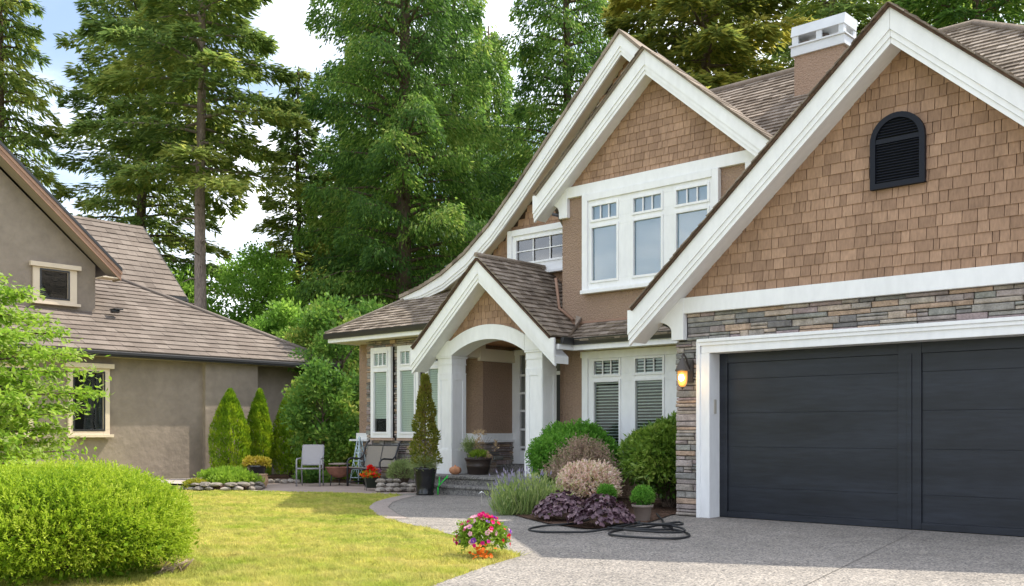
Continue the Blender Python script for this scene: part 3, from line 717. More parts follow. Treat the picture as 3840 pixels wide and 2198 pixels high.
# bay windows
for k, (a, c) in enumerate(((-18.3, -17.57), (-17.35, -16.62), (-16.40, -15.72))):
    window(H, Yp(15.19), (a, c, 1.13, 3.26), [(a+.14, c-.14, 2.84, 3.12, 3, 1), (a+.13, c-.13, 1.27, 2.68, 1, 1)], 0, blind=lambda i, k=k: ('closed', 1.58 if k == 0 else 0))
# small window in the flared gable
window(H, Yp(16.33), (-14.90, -12.95, 4.76, 5.74), [(-14.64, -13.2, 5.0, 5.5, 3, 2)], .13, glass=m_glass2, sill=(.02, .12, .06))

# --- stone bay
b = MB(); b.box(-18.55, -15.7, 15.29, 16.9, 0, 3.45); b.build('stone_backing', m_mortar, H)
b = MB(); y = 15.285
stones(b, (-18.59, y, .02), U, V, 2.93, 1.05, .05, .12); stones(b, (-18.59, y, 1.07), U, V, .30, 2.19); stones(b, (-17.57, y, 1.13), U, V, .22, 2.13); stones(b, (-16.62, y, 1.13), U, V, .22, 2.13); stones(b, (-18.59, y, 3.26), U, V, 2.93, .17)
b.split(); stones(b, (-15.695, y+.02, .3), (0, 1, 0), V, .4, 3.0)
b.split(); stones(b, (-19.42, 15.69, .02), U, V, .85, 1.02); b.split(); stones(b, (-15.66, 15.67, .3), U, V, .56, .74); stones(b, (-15.09, 15.68, .3), (0, 1, 0), V, 1.02, .74)
b.build('stone_facing', m_stone, H)
b = MB(); b.box(-18.34, -17.53, 15.16, 15.24, 1.07, 1.128); b.split(); b.box(-17.39, -16.58, 15.16, 15.24, 1.07, 1.128); b.build('window_sill', m_sill, H, .004)
b = MB()
b.box(-19.66, -18.62, 15.58, 15.72, 1.04, 1.085); b.box(-19.46, -18.62, 15.64, 15.72, 1.086, 1.24)
b.split(); b.box(-15.70, -15.0, 15.56, 15.70, 1.04, 1.085); b.box(-15.70, -15.06, 15.63, 15.70, 1.086, 1.24)
b.box(-15.10, -15.0, 15.70, 16.66, 1.04, 1.085); b.box(-15.10, -15.06, 15.70, 16.66, 1.086, 1.24)
b.build('ledge', m_white, H, .004)

# --- porch: slab, steps, posts, arch, ceiling, door
b = MB(); b.box(-15.6, -12.3, 14.14, 16.7, 0, .32); b.box(-15.62, -12.28, 14.10, 16.7, .32, .38); b.build('porch_floor', m_aggd, H, .015)
b = MB(); b.box(-14.9, -12.5, 13.82, 14.14, 0, .145); b.box(-14.92, -12.48, 13.78, 14.14, .145, .2); b.build('porch_step', m_aggd, H, .015)
b = MB(); b.box(-15.1, -12.5, 16.32, 16.7, .38, .55); b.build('porch_step', m_aggd, H, .01)
for cx in (-15.21, -12.69):
    b = MB(); h = .21; x0, x1, y0, y1 = cx-h, cx+h, 14.62, 15.04
    b.box(x0, x1, y0, y1, .38, 2.70)
    b.box(x0-.025, x1+.025, y0-.025, y1+.025, .38, .88); b.box(x0-.012, x1+.012, y0-.012, y1+.012, .88, .92)
    for zz in (2.50, 2.70): b.box(x0-.012, x1+.012, y0-.012, y1+.012, zz, zz+.03)
    b.box(x0-.006, x1+.006, y0-.006, y1+.006, 2.73, 2.84); b.box(x0-.03, x1+.03, y0-.03, y1+.03, 2.84, 2.88)
    # raised stiles leave a recessed panel on both visible faces
    for (u0, u1) in ((x0, x0+.10), (x1-.10, x1)): b.box(u0, u1, y0-.014, y0, .92, 2.50)
    b.box(x0+.10, x1-.10, y0-.014, y0, 2.38, 2.50)
    for (u0, u1) in ((y0, y0+.10), (y1-.10, y1)): b.box(x1, x1+.014, u0, u1, .92, 2.50)
    b.box(x1, x1+.014, y0+.10, y1-.10, 2.38, 2.50)
    b.build('porch_post', m_white, H, .004)
def arc(x0, x1, zs0, zt, k=20):
    c = (x0+x1)/2; hw = (x1-x0)/2; s = zt-zs0; R = (hw*hw+s*s)/(2*s); a = math.asin(min(1, hw/R))
    return [(c+R*math.sin(-a+2*a*i/k), zs0+R*math.cos(-a+2*a*i/k)-(R-s)) for i in range(k+1)]
b = MB(); ou = arc(-14.97, -12.75, 3.20, 3.47); inn = arc(-14.97, -12.91, 2.88, 3.17)
b.box(-15.45, -14.97, 14.58, 15.02, 2.88, 3.20); b.box(-12.91, -12.45, 14.58, 15.02, 2.88, 3.20)
inn = [(-14.97+(x+14.97), z) for x, z in inn]
ou = arc(-14.97, -12.91, 3.20, 3.47)
for (a, c), (d, e) in zip(zip(inn, inn[1:]), zip(ou, ou[1:])):
    b.prism([(a[0], 14.57, a[1]), (c[0], 14.57, c[1]), (e[0], 14.57, e[1]), (d[0], 14.57, d[1])], (0, .45, 0))
b.build('porch_arch', m_white, H)
b = MB(); b.box(-15.42, -15.02, 15.02, 15.68, 2.9, 3.2); b.split(); b.box(-12.88, -12.48, 15.02, 15.31, 2.9, 3.2); b.split(); b.box(-15.09, -15.0, 15.5, 16.7, 2.83, 3.1); b.build('porch_beam', m_cream, H)
b = MB(); k = 0; y = 15.02
while y < 16.7: b.box(-15.1, -12.5, y, y+.085, 3.19, 3.21); y += .09
b.box(-15.1, -12.5, 15.02, 16.7, 3.215, 3.25); b.build('porch_ceiling', m_wood, H)
b = MB(); b.box(-15.1, -12.5, 16.72, 16.9, .3, 3.3); b.build('wall', m_stucco, H)
b = MB(); b.box(-15.09, -14.86, 16.62, 16.7, .551, 3.05); b.box(-14.70, -14.55, 16.62, 16.7, .551, 3.05); b.box(-13.55, -13.40, 16.62, 16.7, .551, 3.05)
for z in (.551, .9, 1.3, 1.72, 2.12, 2.52): b.box(-14.86, -14.70, 16.63, 16.7, z, z+(.05 if z > .6 else .3))
b.box(-14.55, -13.55, 16.61, 16.7, 2.52, 2.60); b.box(-15.09, -13.40, 16.60, 16.7, 3.0, 3.12)
FD = b.build('door_frame', m_white, H, .004)
b = MB(); b.box(-14.55, -13.55, 16.66, 16.69, .551, 2.52); b.build('front_door', mat('dark_green_door', (.018, .022, .020), .35, .5), FD)
b = MB(); b.add([(-14.86, 16.68, .85), (-14.70, 16.68, .85), (-14.70, 16.68, 2.98), (-14.86, 16.68, 2.98)], [(0, 1, 2, 3)]); b.add([(-14.55, 16.68, 2.6), (-13.55, 16.68, 2.6), (-13.55, 16.68, 3.0), (-14.55, 16.68, 3.0)], [(0, 1, 2, 3)])
b.build('pane', mat('dim_glass', (.16, .17, .16), .1, .6), FD)

# --- chimney
b = MB(); b.box(-8.94, -7.95, 18.1, 18.62, 6.5, 8.66); CH = b.build('chimney', m_stucco, H)
b = MB(); b.box(-8.99, -7.90, 18.05, 18.67, 8.64, 8.82)
b.box(-9.02, -7.87, 18.02, 18.70, 8.82, 8.85)
for x0, x1 in ((-8.97, -8.84), (-8.47, -8.36), (-8.02, -7.92)): b.box(x0, x1, 18.06, 18.10, 8.85, 9.02); b.box(x0, x1, 18.60, 18.64, 8.85, 9.02)
b.box(-7.96, -7.92, 18.10, 18.18, 8.85, 9.02); b.box(-7.96, -7.92, 18.5, 18.60, 8.85, 9.02); b.box(-8.97, -8.93, 18.10, 18.60, 8.85, 9.02)
b.prism([(-8.99, 18.04, 9.02), (-7.90, 18.04, 9.02), (-7.90, 18.09, 9.23), (-8.99, 18.09, 9.23)], (0, .56, 0))
b.build('chimney_cap', m_metal, CH)
b = MB(); b.lathe((-8.45, 18.34, 8.8), [(.12, 0), (.12, .2)], 12); b.split(); b.box(-8.86, -8.7, 18.2, 18.45, 8.85, 8.95); b.build('flue', mat('flue_clay', (.22, .17, .15), .8), CH)

# ------------------------------------------------------------------ NEIGHBOURING HOUSE
NH = thing('neighbouring_house', 'taupe stucco house with tan tiled roofs and beige window trim beyond the lawn', 'house', (-28, 11, 0))
b = MB()
b.box(-36, -24.7, -2, 14.47, 0, 3.3); b.box(-36, -24.55, 14.47, 16.14, 0, 3.3); b.box(-36, -25.1, 16.14, 18.1, 0, 3.3)
b.prism([(-26.5, 3.7, 3.5), (-26.5, 12.29, 3.5), (-26.5, 12.29, 5.8), (-26.5, 8.0, 9.55), (-26.5, 3.7, 5.8)], (-5, 0, 0))
b.box(-34, -30.6, 10, 16.6, 4.5, 5.8)
b.build('wall', m_nstucco, NH)
# lower hipped roof
pn = .54; pnl = math.hypot(1, pn)
def nroof(O, U, V, poly, row, wmin, wmax, th):
    b = MB(); O = Vector(O); U = Vector(U).normalized(); V = Vector(V).normalized(); N_ = U.cross(V)
    b.prism([O+U*a+V*c-N_*.06 for a, c in poly], N_*.058, .2)
    tiles(b, O, U, V, poly, row, wmin, wmax, th, gap=.004, jit=.004)
    return b
b = nroof((-24.30, -3, 3.32), (0, 1, 0), (-1, 0, pn), [(0, 0), (21.95, 0), (21.95-6.5, 6.5*pnl), (0, 6.5*pnl)], .30, .3, .36, .034)
b.tube([(-24.30-t, 18.95-t, 3.36+pn*t) for t in (0, 2, 4, 6.5)], .07, 6, .7)
b.prism([(-24.30, 18.95, 3.3), (-30.8, 12.45, 3.3+6.5*pn), (-36, 12.35, 3.3+6.5*pn), (-36, 18.85, 3.3)], (0, 0, -.05))
b.build('roof', m_ntile, NH)
b = MB(); b.tube([(-26.2, 12.7, 4.52), (-26.2, 12.7, 4.60)], .12, 10); b.box(-26.32, -26.02, 12.6, 12.85, 4.6, 4.63); b.build('roof_vent', m_gutter, NH)
# eave fascia, gutter, soffit
b = MB(); b.box(-24.37, -24.27, -3, 18.9, 3.18, 3.31); b.box(-24.27, -24.23, -3, 18.9, 3.22, 3.30); b.build('gutter', m_gutter, NH, .01)
b = MB(); b.box(-25.1, -24.37, -3, 18.85, 3.17, 3.2); b.build('soffit', m_nsoffit, NH)
# gable roof slabs
pg = .885; gl = math.hypot(1, pg)
for s in (-1, 1):
    ya = 8.0; ye = 8+s*4.8; z0, z1 = 9.98, 9.98-pg*4.8
    b = MB(); b.prism([(-25.97, ya, z0), (-25.97, ye, z1), (-25.97, ye, z1-.09), (-25.97, ya, z0-.09)], (-6, 0, 0)); b.build('roof', m_gutter, NH)
    b = MB(); b.prism([(-26.0, ya, z0-.10), (-26.0, ye-s*.02, z1-.10+.02), (-26.0, ye-s*.02, z1-.34), (-26.0, ya, z0-.34)], (-.04, 0, 0))
    b.prism([(-25.98, ya, z0-.10), (-25.98, ye, z1-.10), (-25.98, ye, z1-.19), (-25.98, ya, z0-.19)], (-.02, 0, 0))
    b.build('bargeboard', m_nfascia, NH)
    b = MB(); b.prism([(-26.05, ya, z0-.28), (-26.05, ye, z1-.28), (-26.05, ye, z1-.33), (-26.05, ya, z0-.33)], (-.45, 0, 0)); b.build('soffit', m_nsoffit, NH)
b = MB(); b.box(-26.5, -26.02, 12.29, 12.72, 5.44, 5.47); b.build('soffit', m_ntrim, NH)
# back upper roof
pu = .92; pul = math.hypot(1, pu)
b = nroof((-30.05, 8, 5.72), (0, 1, 0), (-1, 0, pu), [(0, 0), (9, 0), (9, 3.0*pul), (0, 3.0*pul)], .3, .3, .36, .034)
b.prism([(-33.05, 8, 8.47), (-33.05, 17, 8.47), (-36, 17, 5.7), (-36, 8, 5.7)], (0, 0, -.05)); b.build('roof', m_ntile, NH)
b = MB(); b.prism([(-30.0, 17.0, 5.66), (-33.05, 17.0, 8.5), (-33.05, 17.0, 8.3), (-30.0, 17.0, 5.46)], (0, .06, 0)); b.box(-30.1, -30.0, 9, 17.0, 5.6, 5.72); b.build('gutter', m_gutter, NH)
# windows
NG = [(10.98, 11.6, 1.36, 2.72, 1, 1)]
def nwin(M, outer, pane, bl=None):
    window(NH, M, outer, [pane+(1, 1)], 0, blind=bl, trimm=m_ntrim, framem=m_gutter, sill=(.07, .13, .07), head=(.09, .12, .12), fw=.06)
nwin(Xp(-24.67), (10.74, 11.80, 1.2, 2.88), (10.90, 11.63, 1.33, 2.76))
nwin(Xp(-24.67), (8.3, 9.9, 1.2, 2.88), (8.48, 9.72, 1.33, 2.76))
nwin(Xp(-26.47), (10.62, 11.76, 4.68, 5.58), (10.83, 11.52, 4.80, 5.50))

# ------------------------------------------------------------------ TREES
def conifer(name, label, loc, height, zc, rad, nb, cards, mleaf, mbark, seed, droop=.35, vz=.1, up=.1, hang=.3, tr=.3, L=(.28, .5), wd=.11, top_r=.35, vis=None, dead=0, group='conifers behind the houses', flat=.35, power=.8):
    r = np.random.default_rng(seed); R0 = random.Random(seed)
    T = thing(name, label, 'tree', loc, group); bx, by = loc[0], loc[1]
    tb = MB(); lean = (R0.uniform(-.3, .3), R0.uniform(-.3, .3))
    path = []; rs = []
    for i in range(9):
        t = i/8; path.append((bx+lean[0]*t+.08*math.sin(i*1.7), by+lean[1]*t, height*t-.1)); rs.append(tr*(1-.85*t)*(1.35 if i == 0 else 1))
    tb.tube(path, rs, 10)
    def tp(z):
        t = z/height; return np.array([bx+lean[0]*t, by+lean[1]*t, z])
    P = []; D = []; Sd = []; TT = []
    wsum = 0; br = []
    for i in range(nb):
        t = ((i+.5)/nb); z = zc+(height*.985-zc)*t
        rr = rad*((1-t)**power)*(.62+.5*R0.random()) + top_r
        if vis and z > vis: continue
        br.append((z, i*2.399+R0.uniform(-.5, .5), rr, t)); wsum += rr
    for z, az, rr, t in br:
        d = np.array([math.cos(az), math.sin(az), 0.]); lat = np.array([-d[1], d[0], 0.])
        u = up+.5*t*R0.uniform(.5, 1.2); dr = droop*R0.uniform(.7, 1.3)
        f = lambda s: tp(z)[None]+np.outer(s*rr, d)+np.outer((u*s-dr*s*s)*rr, [0, 0, 1])
        ss = np.linspace(0, 1, 4); pts = f(ss)
        tb.tube([tuple(q) for q in pts], [.05*tr/.3+.012*rr*.5, .03*tr/.3+.005*rr, .018, .006], 4, caps=False)
        n = int(cards*rr/wsum); s = r.random(n)**.62*.93+.09
        width = (.34*np.sin(np.pi*np.clip(s, 0, 1)**.8)+.1)*np.minimum(rr, 2.8)*1.05
        o = r.uniform(-1, 1, n)
        p = f(s)+lat*(o*width)[:, None]+np.c_[np.zeros((n, 2)), r.normal(0, vz, n)-np.abs(o)*width*hang*.6]
        dd = d[None]*r.uniform(.3, 1.0, n)[:, None]+lat[None]*(np.sign(o)*r.uniform(.2, 1., n))[:, None]+np.c_[np.zeros((n, 2)), -hang*r.uniform(.2, 1.6, n)]
        dd = unit(dd+r.normal(0, .18, (n, 3)))
        up_ = unit(np.tile([0, 0, 1.], (n, 1))+r.normal(0, flat, (n, 3)))
        sdv = unit(np.cross(dd, up_))
        P.append(p); D.append(dd); Sd.append(sdv); TT.append(np.clip(R0.uniform(.0, .8)+r.normal(0, .24, n), 0, 1))
    P = np.concatenate(P); D = np.concatenate(D); Sd = np.concatenate(Sd); TT = np.concatenate(TT); n = len(P)
    for k in range(dead):
        z = zc*(.35+.62*k/max(dead, 1)); az = R0.uniform(0, 6.28); ln = R0.uniform(.4, 1.6)
        a = tp(z); tb.tube([tuple(a), tuple(a+np.array([math.cos(az)*ln*.5, math.sin(az)*ln*.5, .05])), tuple(a+np.array([math.cos(az)*ln, math.sin(az)*ln, -.2*ln]))], [.045, .03, .01], 5)
    tb.build('trunk', mbark, T)
    v, q = leaf_quads(P, D, Sd, r.uniform(L[0], L[1], n), wd*r.uniform(.7, 1.3, n))
    mesh_np('crown', v, q, mleaf, T, TT)
    return T
def at(px, d):      # image column (of 2544) and depth to ground position
    lat = (px-1272)/2453.6*d; p = d*FW+lat*RT; return (float(p[0]), float(p[1]), 0.)
conifer('hemlock_tree', 'tall dense conifer at the far left, cut off by the photo edge', at(0, 45), 27, 3, 4.0, 150, 30000, m_fir, m_barkd, 11, droop=.5, hang=.5, tr=.3, vis=23)
conifer('fir_tree', 'tall fir with a long bare grey trunk standing right behind the tiled roof', at(497, 40), 29, 11.2, 4.8, 84, 30000, m_fir, m_bark, 12, droop=.22, up=.02, hang=.3, tr=.30, vis=21, dead=14, power=.55)
conifer('fir_tree', 'broad fir with dark trunk just left of the bare trunked fir', at(352, 46), 30, 4.0, 5.0, 150, 50000, m_fir, m_barkd, 13, droop=.3, hang=.3, tr=.32, vis=25, power=.5)
conifer('spruce_tree', 'slender pointed conifer in the gap right of the bare trunked fir', at(742, 47), 18.8, 1.5, 3.0, 130, 28000, m_fir, m_barkd, 14, droop=.3, hang=.35, tr=.24, power=.8, wd=.1)
conifer('cedar_tree', 'huge drooping cedar in the middle, left of the white gables', at(1005, 42), 31, .5, 5.6, 210, 120000, m_cedar, m_barkd, 15, droop=.34, vz=.2, up=.2, hang=1.1, tr=.42, L=(.14, .3), wd=.07, dead=10, vis=21.5, power=.6, flat=1.3)
conifer('cedar_tree', 'drooping cedar rising directly behind the peak of the white flared gable', at(1410, 45), 29, 1, 4.8, 180, 90000, m_cedar, m_barkd, 16, droop=.34, vz=.2, up=.2, hang=1.1, tr=.36, L=(.14, .32), wd=.075, vis=23, power=.6, flat=1.3)
conifer('fir_tree', 'yellow green sunlit fir left of the chimney', at(1745, 36), 25, 10.5, 4.8, 84, 42000, m_fir2, m_barkd, 17, droop=.3, hang=.35, tr=.33, vis=18.5, power=.45)
conifer('fir_tree', 'dark fir directly behind the chimney cap', at(2075, 42), 27, 6, 5.2, 110, 44000, m_fir, m_barkd, 18, droop=.35, hang=.4, tr=.36, vis=22, power=.5)
conifer('fir_tree', 'dark fir behind the tiled ridge at the upper right corner', at(2420, 40), 26, 8, 5.4, 110, 44000, m_cedar, m_barkd, 19, droop=.35, hang=.5, tr=.36, vis=22, power=.5)
conifer('fir_tree', 'conifer hidden behind the peak of the garage gable', at(2250, 50), 29, 8, 5.5, 90, 20000, m_cedar, m_barkd, 20, droop=.35, hang=.5, tr=.36, vis=25, power=.5)
conifer('cedar_tree', 'background cedar filling the gap between the two drooping cedars', at(1215, 55), 24, 1, 5.6, 170, 70000, m_cedar, m_barkd, 21, droop=.34, vz=.25, hang=1.1, tr=.3, L=(.2, .4), wd=.09, power=.7, flat=1.3)
conifer('cedar_tree', 'background cedar just left of the huge drooping cedar', at(905, 50), 27, 1, 3.9, 150, 60000, m_cedar, m_barkd, 23, droop=.34, vz=.2, up=.2, hang=1.1, tr=.34, L=(.16, .34), wd=.08, vis=24, power=.6, flat=1.3)
conifer('cedar_tree', 'background cedar just right of the huge drooping cedar', at(1120, 52), 28, 1, 4.4, 150, 64000, m_cedar, m_barkd, 24, droop=.34, vz=.2, up=.2, hang=1.1, tr=.34, L=(.16, .34), wd=.08, vis=25, power=.6, flat=1.3)
conifer('cedar_tree', 'lower background conifer between the slender conifer and the huge cedar', at(885, 52), 17.0, 0.5, 3.8, 130, 38000, m_cedar, m_barkd, 22, droop=.36, vz=.25, hang=1.1, tr=.28, L=(.25, .5), wd=.11, power=.7, flat=.6)

def blob_leaves(cs, rs, n, size, wd, mleaf, parent, seed, name='foliage', up=.3, tint=(0, 1), shell=.55, jitter=.35, outward=.6, cl=2.2, zmin=None):
    """leaves through a set of ellipsoid clumps"""
    r = np.random.default_rng(seed); cs = np.array(cs, float); rs = np.array(rs, float)
    if rs.ndim == 1: rs = np.repeat(rs[:, None], 3, 1)
    w = (rs.prod(1))**(2/3); w /= w.sum(); idx = r.choice(len(cs), n, p=w)
    d = rdir(n, r); rad = (shell+(1-shell)*r.random(n))*(1+.12*r.normal(size=n))
    p = cs[idx]+d*rs[idx]*rad[:, None]
    if zmin is not None:
        k = p[:, 2] > zmin; p, d, idx = p[k], d[k], idx[k]; n = len(p)
    ld = unit(d*outward+rdir(n, r)*.7+np.array([0, 0, up])); sd_ = unit(np.cross(ld, rdir(n, r)))
    ct = r.uniform(-.12, .12, len(cs))
    t = np.clip(tint[0]+(tint[1]-tint[0])*(.5*r.random(n)+.5*clump_noise(p, cl, seed))+ct[idx], 0, 1)
    v, q = leaf_quads(p, ld, sd_, size*r.uniform(.6, 1.3, n), wd*r.uniform(.7, 1.3, n))
    return mesh_np(name, v, q, mleaf, parent, t)
def broad_tree(name, label, loc, h, rad, zc, nclump, n, size, mleaf, seed, group=None, squash=.7, tr=.12, mb=m_barkd, cl=.3):
    R0 = random.Random(seed); T = thing(name, label, 'tree', loc, group)
    cs = []; rs = []; tb = MB()
    tb.tube([(loc[0], loc[1], -.05), (loc[0]+.05, loc[1], zc*.6), (loc[0], loc[1]+.05, zc), (loc[0], loc[1], h*.85)], [tr*1.3, tr, tr*.8, tr*.15], 8)
    for i in range(nclump):
        a = i*2.4+R0.uniform(-.4, .4); t = (i+.5)/nclump; z = zc+(h-zc)*t; rr = rad*math.sqrt(max(.05, 1-(2*t-.75)**2/1.7))*R0.uniform(.45, .9)
        c = (loc[0]+rr*math.cos(a), loc[1]+rr*math.sin(a), z); cs.append(c); q = rad*R0.uniform(cl*.8, cl*1.35); rs.append((q, q, q*squash))
        tb.tube([(loc[0], loc[1], max(.2, z-rr*.6)), tuple((np.array(c)+np.array([loc[0], loc[1], z]))/2), c], [tr*.35, tr*.22, tr*.06], 5, caps=False)
    tb.build('trunk', mb, T); blob_leaves(cs, rs, n, size, size*.6, mleaf, T, seed, 'crown', shell=.25)
    return T
G_U = 'leafy trees beyond the roofs'
broad_tree('leafy_tree', 'bright green leafy tree low behind the roof, right of the bare trunk', at(640, 43), 8.8, 2.8, 1.2, 40, 30000, .15, m_decid, 31, G_U)
broad_tree('leafy_tree', 'smaller bright green tree between the tiled roof and the huge cedar', at(725, 33), 5.3, 1.9, .8, 24, 15000, .16, m_decid, 32, G_U)
broad_tree('leafy_tree', 'dark green bushy tree in the gap beside the brown house corner', at(850, 31), 5.2, 2.0, .5, 26, 18000, .14, m_shrubg, 33, G_U)
broad_tree('leafy_tree', 'green bushy tree half hidden behind the left of the tiled roof', at(420, 44), 8.4, 3.0, 1.5, 26, 16000, .2, m_decid, 34, G_U)
broad_tree('leafy_tree', 'low tree in the gap behind the patio shrub', at(780, 36), 5.0, 2.6, .3, 20, 9000, .25, m_shrubg, 35, G_U)

# left foreground: layered lime-green maple
def maple():
    loc = at(-155, 12.8); T = thing('maple_tree', 'lime green layered tree reaching in at the left edge of the photo', 'tree', loc)
    R0 = random.Random(5); r = np.random.default_rng(5); tb = MB(); L0 = np.array(loc)
    tb.tube([tuple(L0+(0, 0, -.05)), tuple(L0+(.05, 0, .8)), tuple(L0+(0, .05, 1.8)), tuple(L0+(.05, .1, 3.0))], [.11, .085, .06, .02], 8)
    P = []; D = []; TT = []
    for i in range(66):
        t = (i+.5)/66; z = .95+2.45*t; az = i*2.399+R0.uniform(-.3, .3)
        ln = (2.1*math.sqrt(max(.02, 1-((t-.18)/.86)**2)))*R0.uniform(.75, 1.08); d = np.array([math.cos(az), math.sin(az), 0]); lat = np.array([-d[1], d[0], 0])
        f = lambda s: L0+(0, 0, z-.25)+np.outer(s*ln, d)+np.outer(.42*s-.22*s*s, [0, 0, 1])
        tb.tube([tuple(q) for q in f(np.array([0, .35, .7, 1]))], [.03, .02, .012, .004], 5, caps=False)
        for k in range(22):     # twigs carrying a leaf cluster
            s = R0.uniform(.25, 1.0); o = R0.uniform(-1, 1)*.32*ln*(1.15-s); c = f(np.array([s]))[0]+lat*o
            tb.tube([tuple(f(np.array([max(0, s-.15)]))[0]), tuple(c)], [.006, .003], 3, caps=False)
            n = 26; p = c+r.normal(0, 1, (n, 3))*(.12, .12, .045); P.append(p)
            D.append(unit(d*.7+np.sign(o)*lat*.4+r.normal(0, .6, (n, 3))+(0, 0, -.25))); TT.append(np.clip(R0.uniform(.1, .8)+r.normal(0, .18, n), 0, 1))
    tb.build('trunk', m_barkd, T); P = np.concatenate(P); D = np.concatenate(D); n = len(P)
    sd_ = unit(np.cross(D, unit(np.tile([0, 0, 1.], (n, 1))+r.normal(0, .45, (n, 3)))))
    v, q = leaf_quads(P, D, sd_, r.uniform(.06, .11, n), r.uniform(.03, .05, n)); mesh_np('crown', v, q, m_maple, T, np.concatenate(TT))
maple()

# ------------------------------------------------------------------ SHRUBS AND PLANTS
def shoots(c, rad, n, ln, needles, nl, nw, mleaf, parent, seed, up=.35, zmin=.02, name='foliage', lump=.06, tint=None, droop=0):
    """shoots with small needles on an ellipsoid surface"""
    r = np.random.default_rng(seed); c = np.array(c, float); rad = np.array(rad, float)
    d = rdir(n*2, r); d = d[d[:, 2] > -.35][:n]; n = len(d)
    k = 1+lump*(np.sin(d[:, 0]*7+seed)+np.sin(d[:, 1]*6+d[:, 2]*5+seed*2)); lay = 1-.22*r.random(n)**2
    b0 = c+d*rad*(k*lay)[:, None]-d*ln*.8
    sdir = unit(d/rad*rad.mean()+np.array([0, 0, up])+r.normal(0, .28, (n, 3)))
    s = np.tile(np.linspace(.1, 1, needles), n); B = np.repeat(b0, needles, 0); Dd = np.repeat(sdir, needles, 0); m = n*needles
    lns = np.repeat(ln*r.uniform(.7, 1.3, n), needles)
    P = B+Dd*(s*lns)[:, None]+np.c_[np.zeros((m, 2)), -droop*s*s*lns]
    nd = unit(Dd*.8+rdir(m, r)*.75); sd_ = unit(np.cross(nd, rdir(m, r)))
    t = np.clip(np.repeat(.25*r.random(n)+.35*clump_noise(b0, 5, seed), needles)+.45*s*r.uniform(.5, 1.1, m), 0, 1) if tint is None else np.clip(r.uniform(tint[0], tint[1], m), 0, 1)  # tint darkens toward the shoot bases, painting shade in the gaps
    k2 = P[:, 2] > zmin; P, nd, sd_, t = P[k2], nd[k2], sd_[k2], t[k2]; m = len(P)
    v, q = leaf_quads(P, nd, sd_, nl*r.uniform(.7, 1.3, m), nw*r.uniform(.8, 1.2, m)); return mesh_np(name, v, q, mleaf, parent, t)
def core(c, rad, parent, m, seed=0, name='stems'):
    """woody inner mass of short stems so the shrub is not see-through"""
    b = MB(); R0 = random.Random(seed)
    for i in range(90):
        a = R0.uniform(0, 6.28); e = R0.uniform(.1, 1.5); t = R0.uniform(.65, .92)
        p = (c[0]+math.cos(a)*math.cos(e)*rad[0]*t, c[1]+math.sin(a)*math.cos(e)*rad[1]*t, max(.05, c[2]+math.sin(e)*rad[2]*t))
        b.tube([(c[0]+R0.uniform(-.08, .08), c[1]+R0.uniform(-.08, .08), 0), ((p[0]+c[0])/2, (p[1]+c[1])/2, p[2]*.45), p], [.014, .01, .004], 4, caps=False)
    return b.build(name, m, parent)
def shrub(name, label, c, rad, n, ln, needles, nl, nw, mleaf, seed, group=None, stems=True, **k):
    T = thing(name, label, 'shrub', (c[0], c[1], 0), group)
    if stems: core(c, rad, T, m_barkd, seed)
    shoots(c, rad, n, ln, needles, nl, nw, mleaf, T, seed, **k)
    return T
fg = at(148, 8.8)
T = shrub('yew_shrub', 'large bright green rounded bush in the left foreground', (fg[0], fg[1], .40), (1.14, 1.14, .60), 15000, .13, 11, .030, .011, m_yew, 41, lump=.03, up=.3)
# inner leaves of the same bush, darker tint painting the shade between shoots
blob_leaves([(fg[0], fg[1], .40)], [(.98, .98, .48)], 9000, .06, .035, m_yew, T, 42, 'shaded_inner_foliage', tint=(0, .5), shell=.8, zmin=.02)
b = MB(); r0 = random.Random(3); fdirt = at(395, 9.6)
for i in range(14): b.tube([(fg[0]+.55+.3*r0.random(), fg[1]+.45+.3*r0.random(), 0), (fg[0]+.7+.3*r0.random(), fg[1]+.6+.2*r0.random(), .16)], [.012, .005], 4)
b.build('stems', m_twig, T)
sheet('mulch_ring', [(fg[0]+1.22*math.cos(i*.314)+.05*math.sin(i*2), fg[1]+1.22*math.sin(i*.314)) for i in range(20)], .006, mat('pale_mulch', [(.2, .12, .08), (.32, .2, .14)], .95, vor=40, bump=(-40, .8, .02)))

def columnar(label, c, r, h, seed, group):
    T = thing('columnar_cedar', label, 'shrub', (c[0], c[1], 0), group)
    rr = np.random.default_rng(seed); n = 11000
    t = rr.random(n)**.8; prof = np.where(t < .3, .82+.6*t, 1.0*(1-((t-.3)/.7)**1.9)**.9)
    a = rr.uniform(0, 2*math.pi, n); lob = 1+.10*np.sin(a*3+seed)+.06*np.sin(a*5+t*9)+.10*np.sin(a*9+seed+3*np.sin(t*7))*np.sin(t*17+a*2); q = r*prof*lob*(1-.35*rr.random(n)**2.5)
    p = np.c_[c[0]+q*np.cos(a), c[1]+q*np.sin(a), .05+h*t]
    d = unit(np.c_[np.cos(a)*.45, np.sin(a)*.45, np.full(n, 1.)]+rr.normal(0, .22, (n, 3))); sd_ = unit(np.c_[-np.sin(a), np.cos(a), np.zeros(n)]+rr.normal(0, .7, (n, 3)))
    v, f = leaf_quads(p, d, sd_, rr.uniform(.06, .12, n), rr.uniform(.025, .042, n))
    mesh_np('foliage', v, f, m_emer, T, np.clip(.35*rr.random(n)+.65*clump_noise(p, 8, seed), 0, 1))
    b = MB(); b.tube([(c[0], c[1], -.02), (c[0], c[1], h*.8)], [.05, .01], 6); b.build('stem', m_barkd, T)
GC = 'columnar cedars along the taupe wall'
columnar('left and widest of the three columnar cedars by the taupe wall', (-23.55, 14.62), .50, 2.32, 51, GC)
columnar('narrow middle columnar cedar against the taupe wall', (-23.55, 15.55), .36, 2.34, 52, GC)
